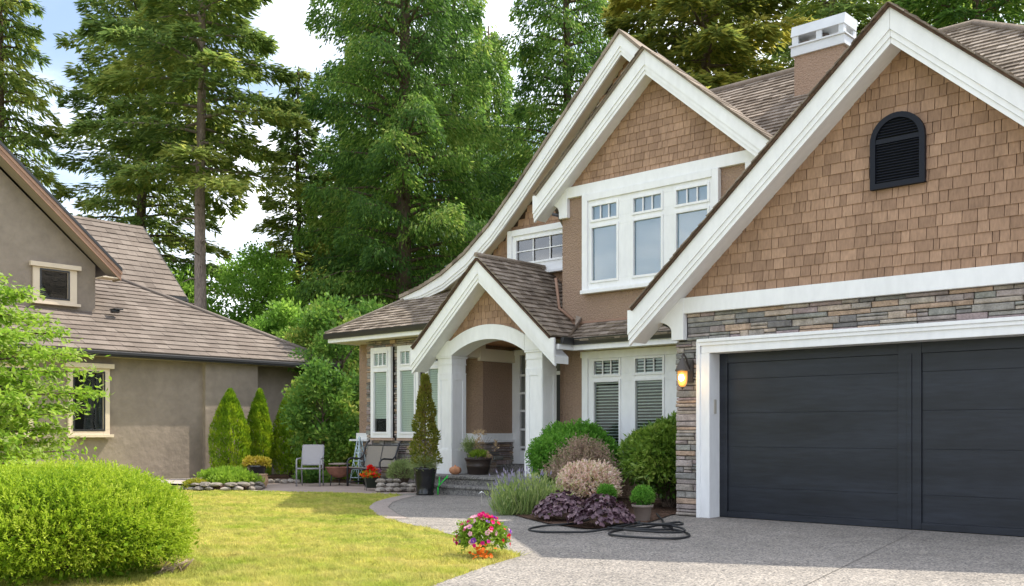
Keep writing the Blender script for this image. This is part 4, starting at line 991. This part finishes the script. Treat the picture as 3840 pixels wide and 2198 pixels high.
columnar('right hand shaded columnar cedar beside the leafy patio shrub', (-23.4, 16.45), .46, 2.36, 53, GC)
pb = at(800, 25.5)
broad_tree('patio_shrub', 'tall leafy shrub with yellowish tips behind the grey patio chair', pb, 2.85, 1.0, .75, 24, 6500, .12, m_shrubg, 54, squash=.8, tr=.05, cl=.34)
c = at(880, 27); broad_tree('patio_shrub', 'dark bush filling the corner behind the pale blue obelisk', c, 2.6, 1.0, .3, 14, 5000, .13, m_shrubg, 55, squash=.9, tr=.05, cl=.4)
# lit lime ground plants behind the seats
for i, (px, d, w, h, lab, mm) in enumerate([(772, 27.5, .55, .62, 'yellow green leafy plant behind the grey patio chair', m_lime), (838, 27.0, .55, .75, 'yellow green leafy plant behind the rusty fire bowl', m_lime), (862, 25.8, .3, .95, 'tall yellow tipped plant left of the pale blue obelisk', m_lime),
                                     (775, 24.6, .5, .26, 'low dark green clump beneath the grey patio chair', m_shrubg), (905, 24.4, .3, .3, 'low green clump beneath the bench', m_shrubg)]):
    p = at(px, d); T = thing('border_plant', lab, 'plant', p)
    blob_leaves([(p[0]+Rnd(-w, w)*.5, p[1]+Rnd(-w, w)*.5, h*Rnd(.4, .7)) for _ in range(7)], [(w*.5, w*.5, h*.42)]*7, 1300, .11, .06, mm, T, 60+i, zmin=.0)
# raised stone bed with lime groundcover
sb = np.array(at(556, 21.9)); 
def rock(mb, c, s, seed):
    R0 = random.Random(seed); b0 = len(mb.v); k, m = 9, 5; tz = R0.random()
    for i in range(m+1):
        ph = math.pi*i/m
        for j in range(k):
            th = 2*math.pi*j/k; q = R0.uniform(.8, 1.12)
            mb.v.append((c[0]+s[0]*math.sin(ph)*math.cos(th)*q, c[1]+s[1]*math.sin(ph)*math.sin(th)*q, c[2]+s[2]*math.cos(ph)*R0.uniform(.85, 1.05)))
    for i in range(m):
        for j in range(k):
            j2 = (j+1) % k; mb.f.append((b0+i*k+j, b0+(i+1)*k+j, b0+(i+1)*k+j2, b0+i*k+j2)); mb.t.append(tz); mb.sm.append(False)
def rocks(name, label, cat, spots, seed, group=None):
    """one thing per stone"""
    for i, (c, s, lab) in enumerate(spots):
        mb = MB(); rock(mb, (c[0], c[1], c[2]), s, seed+i)
        o = mb.build(name, m_rock); o.data.transform(__import__('mathutils').Matrix.Translation((-c[0], -c[1], -c[2]))); o.location = c; tag(o, lab, cat, group)
mound = MB(); mound.lathe((sb[0], sb[1], 0), [(.74, 0), (.72, .08), (.5, .15), (.2, .17)], 20); tag(mound.build('soil_mound', m_soil), 'low mound of soil inside the ring of grey stones', 'soil')
spots = []
for i in range(24):
    a = -3.0+i*.175+Rnd(-.05, .05); q = sb+(.80-.07*(i % 2)+Rnd(-.03, .03))*np.array([math.cos(a), math.sin(a), 0])
    spots.append(((q[0], q[1], (.05, .125)[i % 2]+Rnd(-.01, .02)), (Rnd(.08, .21), Rnd(.08, .16), Rnd(.035, .065)), 'rough grey stone in the low ring edging the lime groundcover bed'))
rocks('garden_rock', '', 'rock', spots, 70, 'stones ringing the lime groundcover bed')
T = thing('lime_groundcover', 'bright lime green mound of leaves inside the low stone ring', 'plant', tuple(sb))
blob_leaves([(sb[0]+x*RT[0]+y*FW[0], sb[1]+x*RT[1]+y*FW[1], z) for x, y, z in ((0, 0, .28), (.32, .05, .24), (-.25, .1, .26), (.1, .3, .3), (.1, -.25, .2), (.5, .1, .17))], [(.33, .33, .17)]*6, 5200, .085, .035, m_lime, T, 71, up=.9, zmin=.05)
q = at(492, 21.5); T = thing('yellow_groundcover', 'small olive yellow creeping plant at the left end of the stone ring', 'plant', q)
blob_leaves([(q[0], q[1], .14), (q[0]-.1, q[1]-.1, .12)], [(.2, .2, .1)]*2, 1400, .05, .03, m_yel, T, 72, tint=(0, .45), zmin=.02)
# pots at the end of that bed
def pot(name, label, loc, prof, m, cat='pot', group=None, k=24, wob=None):
    T = thing(name, label, cat, loc, group); b = MB(); b.lathe(loc, prof, k, wob=wob); b.build('pot', m, T); return T
u = at(650, 22.4)
T = pot('tan_urn', 'small round tan glazed urn beside the stone ring', u, [(.09, 0), (.1, .02), (.145, .12), (.15, .2), (.125, .28), (.14, .3), (.145, .315), (.12, .315), (.11, .28)], m_tpot)
q = at(638, 23.2)
T = pot('flower_pot', 'black pot of yellow flowers behind the tan urn', q, [(.13, 0), (.14, .02), (.2, .42), (.22, .44), (.22, .49), (.19, .49), (.18, .44)], m_bpot)
blob_leaves([(q[0]+x*RT[0], q[1]+x*RT[1], .56) for x in (-.16, 0, .16)], [(.17, .17, .11)]*3, 1300, .06, .045, m_yel, T, 73, 'flowers', tint=(.1, 1))
# small stones at the back of the patio
spots = []
for i, px in enumerate((672, 690, 706, 722, 738, 905, 925)):
    q = at(px, 24.2+.15*(i % 2)); spots.append(((q[0], q[1], .05), (.13, .11, .07), 'pale rounded stone along the back edge of the patio'))
rocks('edging_stone', '', 'rock', spots, 90, 'stones along the back edge of the patio')

# patio chair
def rotf(loc, ang):
    ca, sa = math.cos(ang), math.sin(ang); return lambda x, y, z: (loc[0]+x*ca-y*sa, loc[1]+x*sa+y*ca, z)
def chair():
    loc = at(771, 23.1); T = thing('patio_chair', 'grey metal armchair with mesh seat and back on the patio', 'chair', loc)
    F = rotf(loc, YAW)      # local -y faces the camera
    for s in (-1, 1):
        b = MB(); b.tube([F(s*.27, -.25, .008), F(s*.27, -.25, .60), F(s*.27, -.2, .645), F(s*.27, .2, .65)], .018, 8); b.build('leg', m_chairf, T)
        b = MB(); b.tube([F(s*.25, .28, .008), F(s*.25, .22, .42), F(s*.245, .36, .95)], .016, 8); b.build('leg', m_chairf, T)
    b = MB(); b.prism([F(-.25, -.26, .42), F(.25, -.26, .42), F(.25, .24, .40), F(-.25, .24, .40)], (0, 0, .02)); b.build('seat', m_chair, T)
    b = MB(); p = [F(-.235, .22, .50), F(.235, .22, .50), F(.235, .355, .96), F(-.235, .355, .96)]; b.prism(p, (-FW[0]*.012, -FW[1]*.012, 0)); b.build('backrest', m_chair, T)
    b = MB(); b.tube([F(-.25, -.27, .42), F(.25, -.27, .42)], .017, 8); b.tube([F(-.24, .36, .955), F(.24, .36, .955)], .014, 8); b.tube([F(-.24, .225, .49), F(.24, .225, .49)], .01, 8); b.build('seat_frame', m_chairf, T)
chair()
def bench():
    x0, x1, yf, yb = -18.36, -17.2, 14.50, 15.0; T = thing('patio_bench', 'two seat black metal glider bench with taupe mesh against the stone wall', 'bench', (-17.78, 14.75, 0))
    for x in (x0, x1):
        b = MB(); b.tube([(x, yf, .01), (x, yf, .58), (x, yf+.05, .64), (x, yf+.12, .66), (x, yf+.38, .64), (x, yb-.03, .72), (x, yb+.07, .98), (x, yb+.12, 1.04), (x, yb+.17, 1.05)], .022, 8)
        b.tube([(x, yb, .01), (x, yb, .5), (x, yb-.03, .72)], .022, 8); b.tube([(x, yf, .1), (x, yb, .1)], .018, 8); b.build('arm_frame', m_benchf, T)
    b = MB(); b.prism([(x0+.03, yf+.02, .42), (x1-.03, yf+.02, .42), (x1-.03, yb-.02, .38), (x0+.03, yb-.02, .38)], (0, 0, .035)); b.build('seat', m_bench, T)
    b = MB(); b.prism([(x0+.03, yb-.02, .46), (x1-.03, yb-.02, .46), (x1-.03, yb+.1, .95), (x0+.03, yb+.1, .95)], (0, .015, .004)); b.build('backrest', m_bench, T)
    b = MB(); b.tube([(x0, yf+.03, .42), (x1, yf+.03, .42)], .018, 8); b.tube([(x0, yb+.105, .955), (x1, yb+.105, .955)], .015, 8); b.tube([((x0+x1)/2, yb-.03, .46), ((x0+x1)/2, yb+.09, .95)], .008, 6); b.build('rail', m_benchf, T)
bench()
def firebowl():
    loc = at(843, 23.3); T = thing('fire_bowl', 'rusty round fire bowl on thin legs between chair and bench', 'fire bowl', loc)
    b = MB(); b.lathe(loc, [(.05, .19), (.18, .23), (.27, .32), (.31, .42), (.325, .43), (.325, .445), (.30, .445), (.26, .36)], 28); b.build('bowl', m_rust, T)
    b = MB(); b.lathe(loc, [(.25, .50), (.255, .505), (.255, .525), (.1, .54)], 24); b.lathe(loc, [(.02, .3), (.02, .5)], 8); b.build('lid', m_gpot, T)
    for k in range(3):
        a = k*2.094+.4; b = MB(); b.tube([(loc[0]+.2*math.cos(a), loc[1]+.2*math.sin(a), .28), (loc[0]+.24*math.cos(a), loc[1]+.24*math.sin(a), .008)], .014, 6); b.build('leg', m_benchf, T)
firebowl()
def obelisk():
    loc = at(893, 24.3); x, y = loc[0], loc[1]; T = thing('trellis_obelisk', 'pale blue wooden obelisk trellis at the corner of the stone bay', 'trellis', loc)
    b = MB()
    for sx in (-1, 1):
        for sy in (-1, 1): b.tube([(x+sx*.17, y+sy*.17, 0), (x+sx*.04, y+sy*.04, 1.05)], .017, 4)
    for z in (.15, .35, .55, .75, .92):
        h = .17-.13*z/1.05
        for q in range(4):
            c = [(-1, -1), (1, -1), (1, 1), (-1, 1)]; a, d = c[q], c[(q+1) % 4]; b.tube([(x+a[0]*h, y+a[1]*h, z), (x+d[0]*h, y+d[1]*h, z)], .012, 4)
    b.build('frame', m_blue, T)
    b = MB()
    for z0, z1 in ((.15, .55), (.55, .92)):
        h0, h1 = .17-.13*z0/1.05, .17-.13*z1/1.05
        for s in (-1, 1):
            b.tube([(x+s*h0, y-h0, z0), (x-s*h1, y-h1, z1)], .008, 4); b.tube([(x+h0, y+s*h0, z0), (x+h1, y-s*h1, z1)], .008, 4)
    b.build('lattice', m_blue, T)
    b = MB(); b.lathe((x, y, 1.05), [(.05, 0), (.03, .03), (.04, .07), (.01, .11)], 10); b.build('finial', m_blue, T)
obelisk()
def red_planter():
    loc = at(922, 21.4); T = thing('square_planter', 'square dark green planter of red and orange flowers on a wire stand', 'planter', loc); F = rotf(loc, YAW+.3)
    b = MB(); n0 = [F(-.10, -.10, .06), F(.10, -.10, .06), F(.10, .10, .06), F(-.10, .10, .06)]; n1 = [F(-.14, -.14, .29), F(.14, -.14, .29), F(.14, .14, .29), F(-.14, .14, .29)]
    b.add(n0+n1, [(3, 2, 1, 0), (4, 5, 6, 7), (0, 1, 5, 4), (1, 2, 6, 5), (2, 3, 7, 6), (3, 0, 4, 7)]); b.build('pot', m_dgreen, T, .008)
    b = MB()
    for sx in (-1, 1):
        for sy in (-1, 1): b.tube([F(sx*.11, sy*.11, .15), F(sx*.12, sy*.12, 0)], .006, 5)
    b.build('stand', m_benchf, T)
    c = (loc[0], loc[1], .34); blob_leaves([c], [(.17, .17, .07)], 500, .06, .035, m_lime, T, 81, 'foliage')
    blob_leaves([c, F(.05, 0, .42)], [(.19, .19, .09), (.09, .09, .07)], 420, .055, .055, m_red, T, 82, 'flowers', tint=(0, .95))
    p = F(-.02, -.05, .49); blob_leaves([p], [(.055, .055, .05)], 120, .05, .05, m_red, T, 83, 'flowers', tint=(0, .25)); p = F(.13, 0, .42); blob_leaves([p], [(.07, .07, .05)], 130, .04, .04, m_red, T, 84, 'flowers', tint=(.99, 1))
red_planter()
spots = []
for i in range(13):
    q = at(948+(i % 5)*18+Rnd(-4, 4), 20.75+.14*(i//5)+Rnd(-.05, .05)); spots.append(((q[0], q[1], .06+.085*(i//5)), (Rnd(.10, .15), Rnd(.08, .11), Rnd(.045, .065)), 'flat weathered stone stacked in the rock pile left of the black pot'))
rocks('stacked_rock', '', 'rock', spots, 110, 'stones piled beside the tall black pot')
q = at(1000, 21.5); T = shrub('mound_shrub', 'round grey green shrub behind the rock pile', (q[0], q[1], .36), (.33, .33, .30), 900, .1, 8, .035, .012, m_rose, 95, up=.4)
# tall black pot with potted conifer
def topiary():
    loc = at(1056, 19.75); x, y = loc[0], loc[1]; T = thing('potted_conifer', 'narrow conifer in a tall black glazed pot at the foot of the steps', 'potted plant', loc)
    b = MB(); b.lathe(loc, [(.17, .014), (.185, .04), (.165, .07), (.185, .2), (.205, .36), (.222, .50), (.238, .53), (.238, .56), (.205, .56), (.19, .5)], 32, wob=lambda a, z: 1+.012*math.sin(a*14+z*20)); b.build('pot', m_bpot, T)
    b = MB(); b.tube([(x, y, .5), (x, y, 2.1)], [.03, .008], 6); b.build('stem', m_barkd, T)
    rr = np.random.default_rng(97); n = 4600; t = rr.random(n)**.85; R_ = .255*(1-t**1.6)+.02
    a = rr.uniform(0, 2*math.pi, n); sp = 1+.16*np.sin(a+t*22); q = R_*sp*(1-.5*rr.random(n)**2)
    p = np.c_[x+q*np.cos(a), y+q*np.sin(a), .62+1.78*t]; d = unit(np.c_[np.cos(a)*.8, np.sin(a)*.8, np.full(n, .7)]+rr.normal(0, .4, (n, 3))); s_ = unit(np.cross(d, rdir(n, rr)))
    v, f = leaf_quads(p, d, s_, rr.uniform(.05, .09, n), rr.uniform(.025, .04, n)); mesh_np('foliage', v, f, m_topi, T, np.clip(.6*rr.random(n)+.4*clump_noise(p, 6, 1), 0, 1))
    shoots((x-.03, y-.03, .60), (.27, .27, .17), 420, .16, 8, .035, .01, m_rose, T, 98, up=.2, zmin=.45, name='trailing_plant')
topiary()
def barrel():
    loc = (-14.45, 14.86, .38); T = thing('barrel_planter', 'brown half barrel planter of mixed plants on the porch', 'planter', loc)
    b = MB(); b.lathe(loc, [(.20, 0), (.21, .02), (.245, .15), (.25, .152), (.25, .2), (.248, .202), (.275, .31), (.29, .315), (.29, .345), (.26, .345), (.25, .3)], 32, wob=lambda a, z: 1+.006*math.sin(a*22)); b.build('pot', m_brpot, T)
    c = np.array(loc); shoots(c+(0, 0, .38), (.2, .2, .1), 240, .1, 7, .05, .018, m_lime, T, 99, up=1, zmin=.7)
    q = c+np.array([-RT[0]*.2, -RT[1]*.2, .48]); shoots(q, (.14, .14, .2), 160, .3, 10, .05, .014, m_rose, T, 100, up=.8, zmin=.7, name='leafy_stems')
    b = MB(); R0 = random.Random(4)
    for i in range(16):
        a = R0.uniform(-1.2, 1.2); b.tube([tuple(c+(0, 0, .33)), tuple(c+np.array([RT[0]*a*.12, RT[1]*a*.12, .55])), tuple(c+np.array([RT[0]*a*.28, RT[1]*a*.28, .62+.2*R0.random()]))], [.004, .003, .002], 3)
    b.build('dry_stems', m_twig, T)
    blob_leaves([tuple(c+(0.02, 0, .64)), tuple(c+np.array([RT[0]*.36, RT[1]*.36, .58])), tuple(c+(.05, 0, .86))], [(.09, .09, .13), (.04, .04, .13), (.14, .14, .05)], 260, .07, .02, m_dry, T, 101, 'dry_flowers', up=.8)
    blob_leaves([tuple(c+np.array([RT[0]*.18, RT[1]*.18, .42]))], [(.06, .06, .05)], 60, .06, .05, m_dry, T, 102, 'pale_flower')
barrel()
def ornament():
    loc = at(1131, 20.75); loc = (loc[0], loc[1], .38); mb = MB()
    mb.lathe(loc, [(.05, 0), (.10, .03), (.125, .08), (.11, .135), (.06, .165), (.015, .17)], 20, wob=lambda a, z: 1+.10*math.cos(a*6))
    T = thing('terracotta_ornament', 'squat lobed terracotta ornament on the porch edge beside the white post', 'ornament', loc); mb.build('body', m_terra, T)
    b = MB(); b.lathe((loc[0], loc[1], .54), [(.02, 0), (.022, .02), (.012, .04)], 8); b.build('knob', m_terra, T)
ornament()
q = at(1088, 19.7); b = MB(); r3 = lambda a, z: (q[0]+RT[0]*a, q[1]+RT[1]*a, z)
b.tube([r3(.0, .16), r3(.02, .2), r3(.03, .38)], .012, 6); b.tube([r3(.005, .18), r3(.08, .27), r3(.2, .40)], .014, 6); b.tube([r3(0, .02), r3(.0, .17)], .014, 6); b.tube([r3(.16, .36), r3(.2, .35)], .01, 6)
T = thing('plant_stake', 'bright green forked plastic stake beside the tall black pot', 'garden stake', q); b.build('fork', m_green, T)
q = at(1196, 15.6); T = thing('garden_stake', 'thin pale wire stake with a bird shaped top on the path', 'garden stake', q)
b = MB(); b.tube([(q[0], q[1], 0.012), (q[0]+.01, q[1], .15), (q[0]-.01, q[1], .33)], .0035, 5); b.build('wire', m_grey, T)
b = MB(); b.prism([(q[0]-RT[0]*.05, q[1]-RT[1]*.05, .30), (q[0], q[1], .35), (q[0]+RT[0]*.06, q[1]+RT[1]*.06, .30), (q[0]+RT[0]*.01, q[1]+RT[1]*.01, .33)], (FW[0]*.01, FW[1]*.01, 0)); b.build('bird', m_white, T)

# --- shrubs in the bed
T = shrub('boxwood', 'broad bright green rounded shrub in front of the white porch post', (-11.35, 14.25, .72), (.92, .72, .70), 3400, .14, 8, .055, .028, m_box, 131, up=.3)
blob_leaves([(-11.35, 14.25, .7)], [(.8, .62, .6)], 4000, .07, .045, m_box, T, 132, 'shaded_inner_foliage', tint=(0, .5), shell=.8, zmin=.03)  # inner leaves tinted darker to paint shade inside the shrub
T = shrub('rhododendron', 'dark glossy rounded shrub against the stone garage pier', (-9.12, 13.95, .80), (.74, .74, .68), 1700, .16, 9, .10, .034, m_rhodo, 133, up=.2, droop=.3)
blob_leaves([(-9.12, 13.95, .8)], [(.62, .62, .58)], 2600, .10, .05, m_rhodo, T, 134, 'shaded_inner_foliage', tint=(0, .4), shell=.8, zmin=.2)  # interior shade painted with the dark end of the leaf palette
def twiggy(name, label, c, rad, n, mleaf, seed, zmin=.05):
    T = thing(name, label, 'shrub', (c[0], c[1], 0)); b = MB(); R0 = random.Random(seed); pts = []
    for i in range(n):
        a = R0.uniform(0, 6.28); e = R0.uniform(.25, 1.5); t = R0.uniform(.8, 1.08)
        p = np.array((c[0]+math.cos(a)*math.cos(e)*rad[0]*t, c[1]+math.sin(a)*math.cos(e)*rad[1]*t, c[2]+math.sin(e)*rad[2]*t)); q = np.array((c[0], c[1], .05)); m_ = (p+q)/2+np.array([0, 0, .08])
        b.tube([tuple(q), tuple(m_), tuple(p)], [.008, .006, .0025], 3, caps=False); pts += [m_*(1-k)+p*k for k in (.3, .45, .6, .7, .8, .9, 1)]
    b.build('stems', m_twig, T); P = np.array(pts); r = np.random.default_rng(seed); P = np.repeat(P, 3, 0)+r.normal(0, .022, (len(P)*3, 3)); k = len(P)
    d = unit(rdir(k, r)+np.array([0, 0, .7])); s_ = unit(np.cross(d, rdir(k, r))); v, f = leaf_quads(P, d, s_, r.uniform(.03, .06, k), r.uniform(.012, .022, k))
    mesh_np('foliage', v, f, mleaf, T, r.random(k)); return T
twiggy('barberry', 'reddish brown twiggy shrub behind the pink and cream shrub', (-10.45, 13.3, .35), (.78, .62, .80), 420, m_barb, 141)
T = shrub('variegated_willow', 'pink and cream leaved mound in the middle of the bed', (-9.75, 12.55, .36), (.55, .50, .42), 1300, .13, 8, .055, .024, m_willow, 142, up=.6, tint=(0, 1), stems=True)
def lavender():
    c = at(1312, 15.2); T = thing('lavender', 'feathery grey green lavender clump beside the steps and path', 'plant', c); r = np.random.default_rng(143)
    P = []; D = []; Ls = []; t = []; Wd = []
    for i, (ox, oy, s) in enumerate(((-.2, .15, 1), (.15, .2, .95), (0, -.1, .9), (.28, -.05, .8), (-.3, -.08, .7), (-.2, .75, 1.0), (.05, .55, 1.0))):
        n = 900; b0 = np.array(c)+np.array([RT[0]*ox+FW[0]*oy, RT[1]*ox+FW[1]*oy, .01])+np.c_[r.normal(0, .09, (n, 2)), np.zeros(n)]
        d = unit(np.c_[r.normal(0, .42, (n, 2)), np.full(n, 1.)]); ln = s*r.uniform(.3, .72, n)*np.clip(d[:, 2], .5, 1)
        P.append(b0); D.append(d); Ls.append(ln); Wd.append(np.full(n, .012)); t.append(r.uniform(0, .8, n))
        k = 220; j = r.choice(n, k); P.append(b0[j]+d[j]*ln[j][:, None]*.95); D.append(unit(d[j]+r.normal(0, .1, (k, 3)))); Ls.append(r.uniform(.05, .1, k)); Wd.append(np.full(k, .022)); t.append(np.full(k, 1.) if i > 4 or i < 1 else r.uniform(.55, .75, k))
    P = np.concatenate(P); D = np.concatenate(D); s_ = unit(np.cross(D, rdir(len(P), r)))
    v, f = leaf_quads(P, D, s_, np.concatenate(Ls), np.concatenate(Wd)); mesh_np('foliage', v, f, m_lav, T, np.concatenate(t))
lavender()
def heuchera(label, c, rad, h, seed):
    T = thing('heuchera', label, 'plant', (c[0], c[1], 0), 'purple leaved plants at the front of the bed'); r = np.random.default_rng(seed); vs = []; fs = []; ts = []
    n = 420; R0 = random.Random(seed)
    for i in range(n):
        a = R0.uniform(0, 6.28); q = rad*math.sqrt(R0.random()); z = h*(1-(q/rad)**2*.75)*R0.uniform(.6, 1.0)+.03
        p = Vector((c[0]+q*math.cos(a), c[1]+q*math.sin(a), z)); nrm = Vector((math.cos(a)*q/rad*.9+R0.gauss(0, .3), math.sin(a)*q/rad*.9+R0.gauss(0, .3), .8)).normalized()
        u_ = nrm.orthogonal().normalized(); w_ = nrm.cross(u_); s = R0.uniform(.03, .055); b0 = len(vs)
        for k in range(8):
            an = k*math.pi/4; rr_ = s*(1 if k % 2 else .78); vs.append(tuple(p+u_*math.cos(an)*rr_+w_*math.sin(an)*rr_+nrm*(-.25*s if k % 2 else .1*s)))
        fs.append(tuple(range(b0, b0+8))); ts.append(R0.random())
    mesh_np('foliage', vs, fs, m_heu, T, ts)
    b = MB()
    for i in range(50):
        a = R0.uniform(0, 6.28); q = rad*.8*R0.random(); b.tube([(c[0]+q*.2*math.cos(a), c[1]+q*.2*math.sin(a), .03), (c[0]+q*math.cos(a), c[1]+q*math.sin(a), h*.7)], .004, 4, caps=False)
    b.build('stems', m_twig, T)
heuchera('purple leaved plant at left, in front of the pink and cream shrub', (-9.0, 10.98), .44, .42, 151)
heuchera('purple leaved plant at right, beside the taupe pot', (-7.98, 10.55), .46, .44, 152)
def ball_pot(label, loc, s, seed):
    T = thing('potted_topiary', label, 'potted plant', loc, 'little round topiaries in taupe pots'); b = MB()
    b.lathe(loc, [(.095*s, .016), (.10*s, .03), (.125*s, .20*s), (.145*s, .205*s), (.15*s, .24*s), (.13*s, .24*s), (.12*s, .2*s)], 24); b.build('pot', m_gpot, T)
    shoots((loc[0], loc[1], .33*s), (.15*s, .15*s, .155*s), 520, .06, 6, .03, .014, m_box, T, seed, zmin=.2*s, lump=.05)
    blob_leaves([(loc[0], loc[1], .33*s)], [(.12*s, .12*s, .12*s)], 500, .04, .03, m_box, T, seed+1, 'shaded_inner_foliage', tint=(0, .5), shell=.6)  # shade within the ball put into a darker leaf tint
ball_pot('small clipped green ball in a taupe pot by the coiled hose', (-8.05, 11.62, 0), 1.05, 161)
ball_pot('small green topiary behind the purple leaves, its pot half hidden', (-9.0, 12.05, 0), .98, 163)
def hose():
    P = []; R0 = random.Random(2)
    def ring(cx, cy, rx, ry, a0, a1, n, z, rot=0):
        for i in range(n):
            a = a0+(a1-a0)*i/n; x, y = rx*math.cos(a), ry*math.sin(a); P.append((cx+RT[0]*x+FW[0]*y, cy+RT[1]*x+FW[1]*y, z+.012*math.sin(a*2+cx)))
    P += [(-8.3, 12.35, .06), (-8.15, 12.1, .05), (-7.75, 11.75, .04), (-7.45, 11.35, .035)]
    c = at(1612, 12.15)
    ring(c[0], c[1], .50, .62, 1.2, -5.2, 30, .036); c2 = at(1590, 12.7); ring(c2[0], c2[1], .42, .40, .9, -5.3, 28, .062); c3 = at(1625, 12.25); ring(c3[0], c3[1], .38, .5, .6, -5.6, 28, .085)
    c4 = at(1640, 12.9); ring(c4[0], c4[1], .30, .34, .6, -4.4, 22, .10)
    c5 = at(1432, 12.75); ring(c5[0], c5[1], .62, .52, -1.2, -4.9, 26, .032)
    P.append((-8.35, 10.85, .07)); P.append((-8.6, 11.2, .06))
    Q = [Vector(p) for p in P]
    for _ in range(2): Q = [Q[0]]+[(Q[i-1]+Q[i]*2+Q[i+1])/4 for i in range(1, len(Q)-1)]+[Q[-1]]
    b = MB(); b.tube(Q, .0145, 8); T = thing('garden_hose', 'black rubber garden hose lying in loose coils on the driveway', 'hose', (c[0], c[1], 0)); b.build('tube', m_hose, T)
    b = MB(); q = Q[-1]; b.tube([q, q+Vector((-.06, .06, 0))], .022, 8); b.build('coupling', m_grey, T)
hose()
def petunias():
    loc = at(1198, 10.05); x, y = loc[0], loc[1]; T = thing('flower_clump', 'clump of magenta, red and purple petunias with orange flowers on the lawn tip', 'flowers', loc)
    c = (x, y, .2); shoots(c, (.24, .24, .2), 650, .09, 6, .04, .02, m_lime, T, 171, zmin=.015, tint=(0, .5))
    R0 = random.Random(9); vs = []; fs = []; ts = []
    def flower(p, nrm, s, t, into):
        nrm = nrm.normalized(); u_ = nrm.orthogonal().normalized(); w_ = nrm.cross(u_); b0 = len(into[0])
        into[0].append(tuple(p-nrm*s*.35))
        for k in range(10):
            an = k*math.pi/5; q = s*(1 if k % 2 else .8); into[0].append(tuple(p+u_*math.cos(an)*q+w_*math.sin(an)*q+nrm*R0.uniform(-.1, .1)*s))
        for k in range(10): into[1].append((b0, b0+1+k, b0+1+(k+1) % 10)); into[2].append(t)
    A = ([], [], []); B = ([], [], [])
    for i in range(105):
        a = R0.uniform(0, 6.28); e = R0.uniform(-.2, 1.5); d = Vector((math.cos(a)*math.cos(e), math.sin(a)*math.cos(e), math.sin(e))); sc = R0.uniform(.98, 1.14)
        p = Vector(c)+Vector((d.x*.27, d.y*.27, d.z*.22))*sc
        if p.z < .05: continue
        lat = (p.x-x)*RT[0]+(p.y-y)*RT[1]
        t = R0.choice([0, 0, .7, .7, .2, .5, .9]) if lat < .04 else R0.choice([.35, .35, .55, .7, .2, .9, .35])
        flower(p, d+Vector((R0.gauss(0, .3), R0.gauss(0, .3), R0.gauss(0, .3))), R0.uniform(.02, .034), t+.02, A)
    tp_ = Vector((x-FW[0]*.1, y-FW[1]*.1, .44))
    for i in range(14): flower(tp_+Vector((R0.gauss(0, .03), R0.gauss(0, .03), R0.gauss(0, .015))), Vector((R0.gauss(0, .5)-FW[0], R0.gauss(0, .5)-FW[1], 1)), .02, .2, A)
    mesh_np('petunia', *A[:2], m_petal, T, A[2])
    f0 = Vector((x-FW[0]*.24+RT[0]*.0, y-FW[1]*.24+RT[1]*.0, .09))
    for i in range(46): flower(f0+Vector((R0.gauss(0, .055), R0.gauss(0, .055), R0.gauss(0, .035))), Vector((R0.gauss(0, .5)-FW[0]*.6, R0.gauss(0, .5)-FW[1]*.6, .7)), R0.uniform(.014, .022), R0.random(), B)
    mesh_np('orange_flower', *B[:2], m_orange, T, B[2])
petunias()
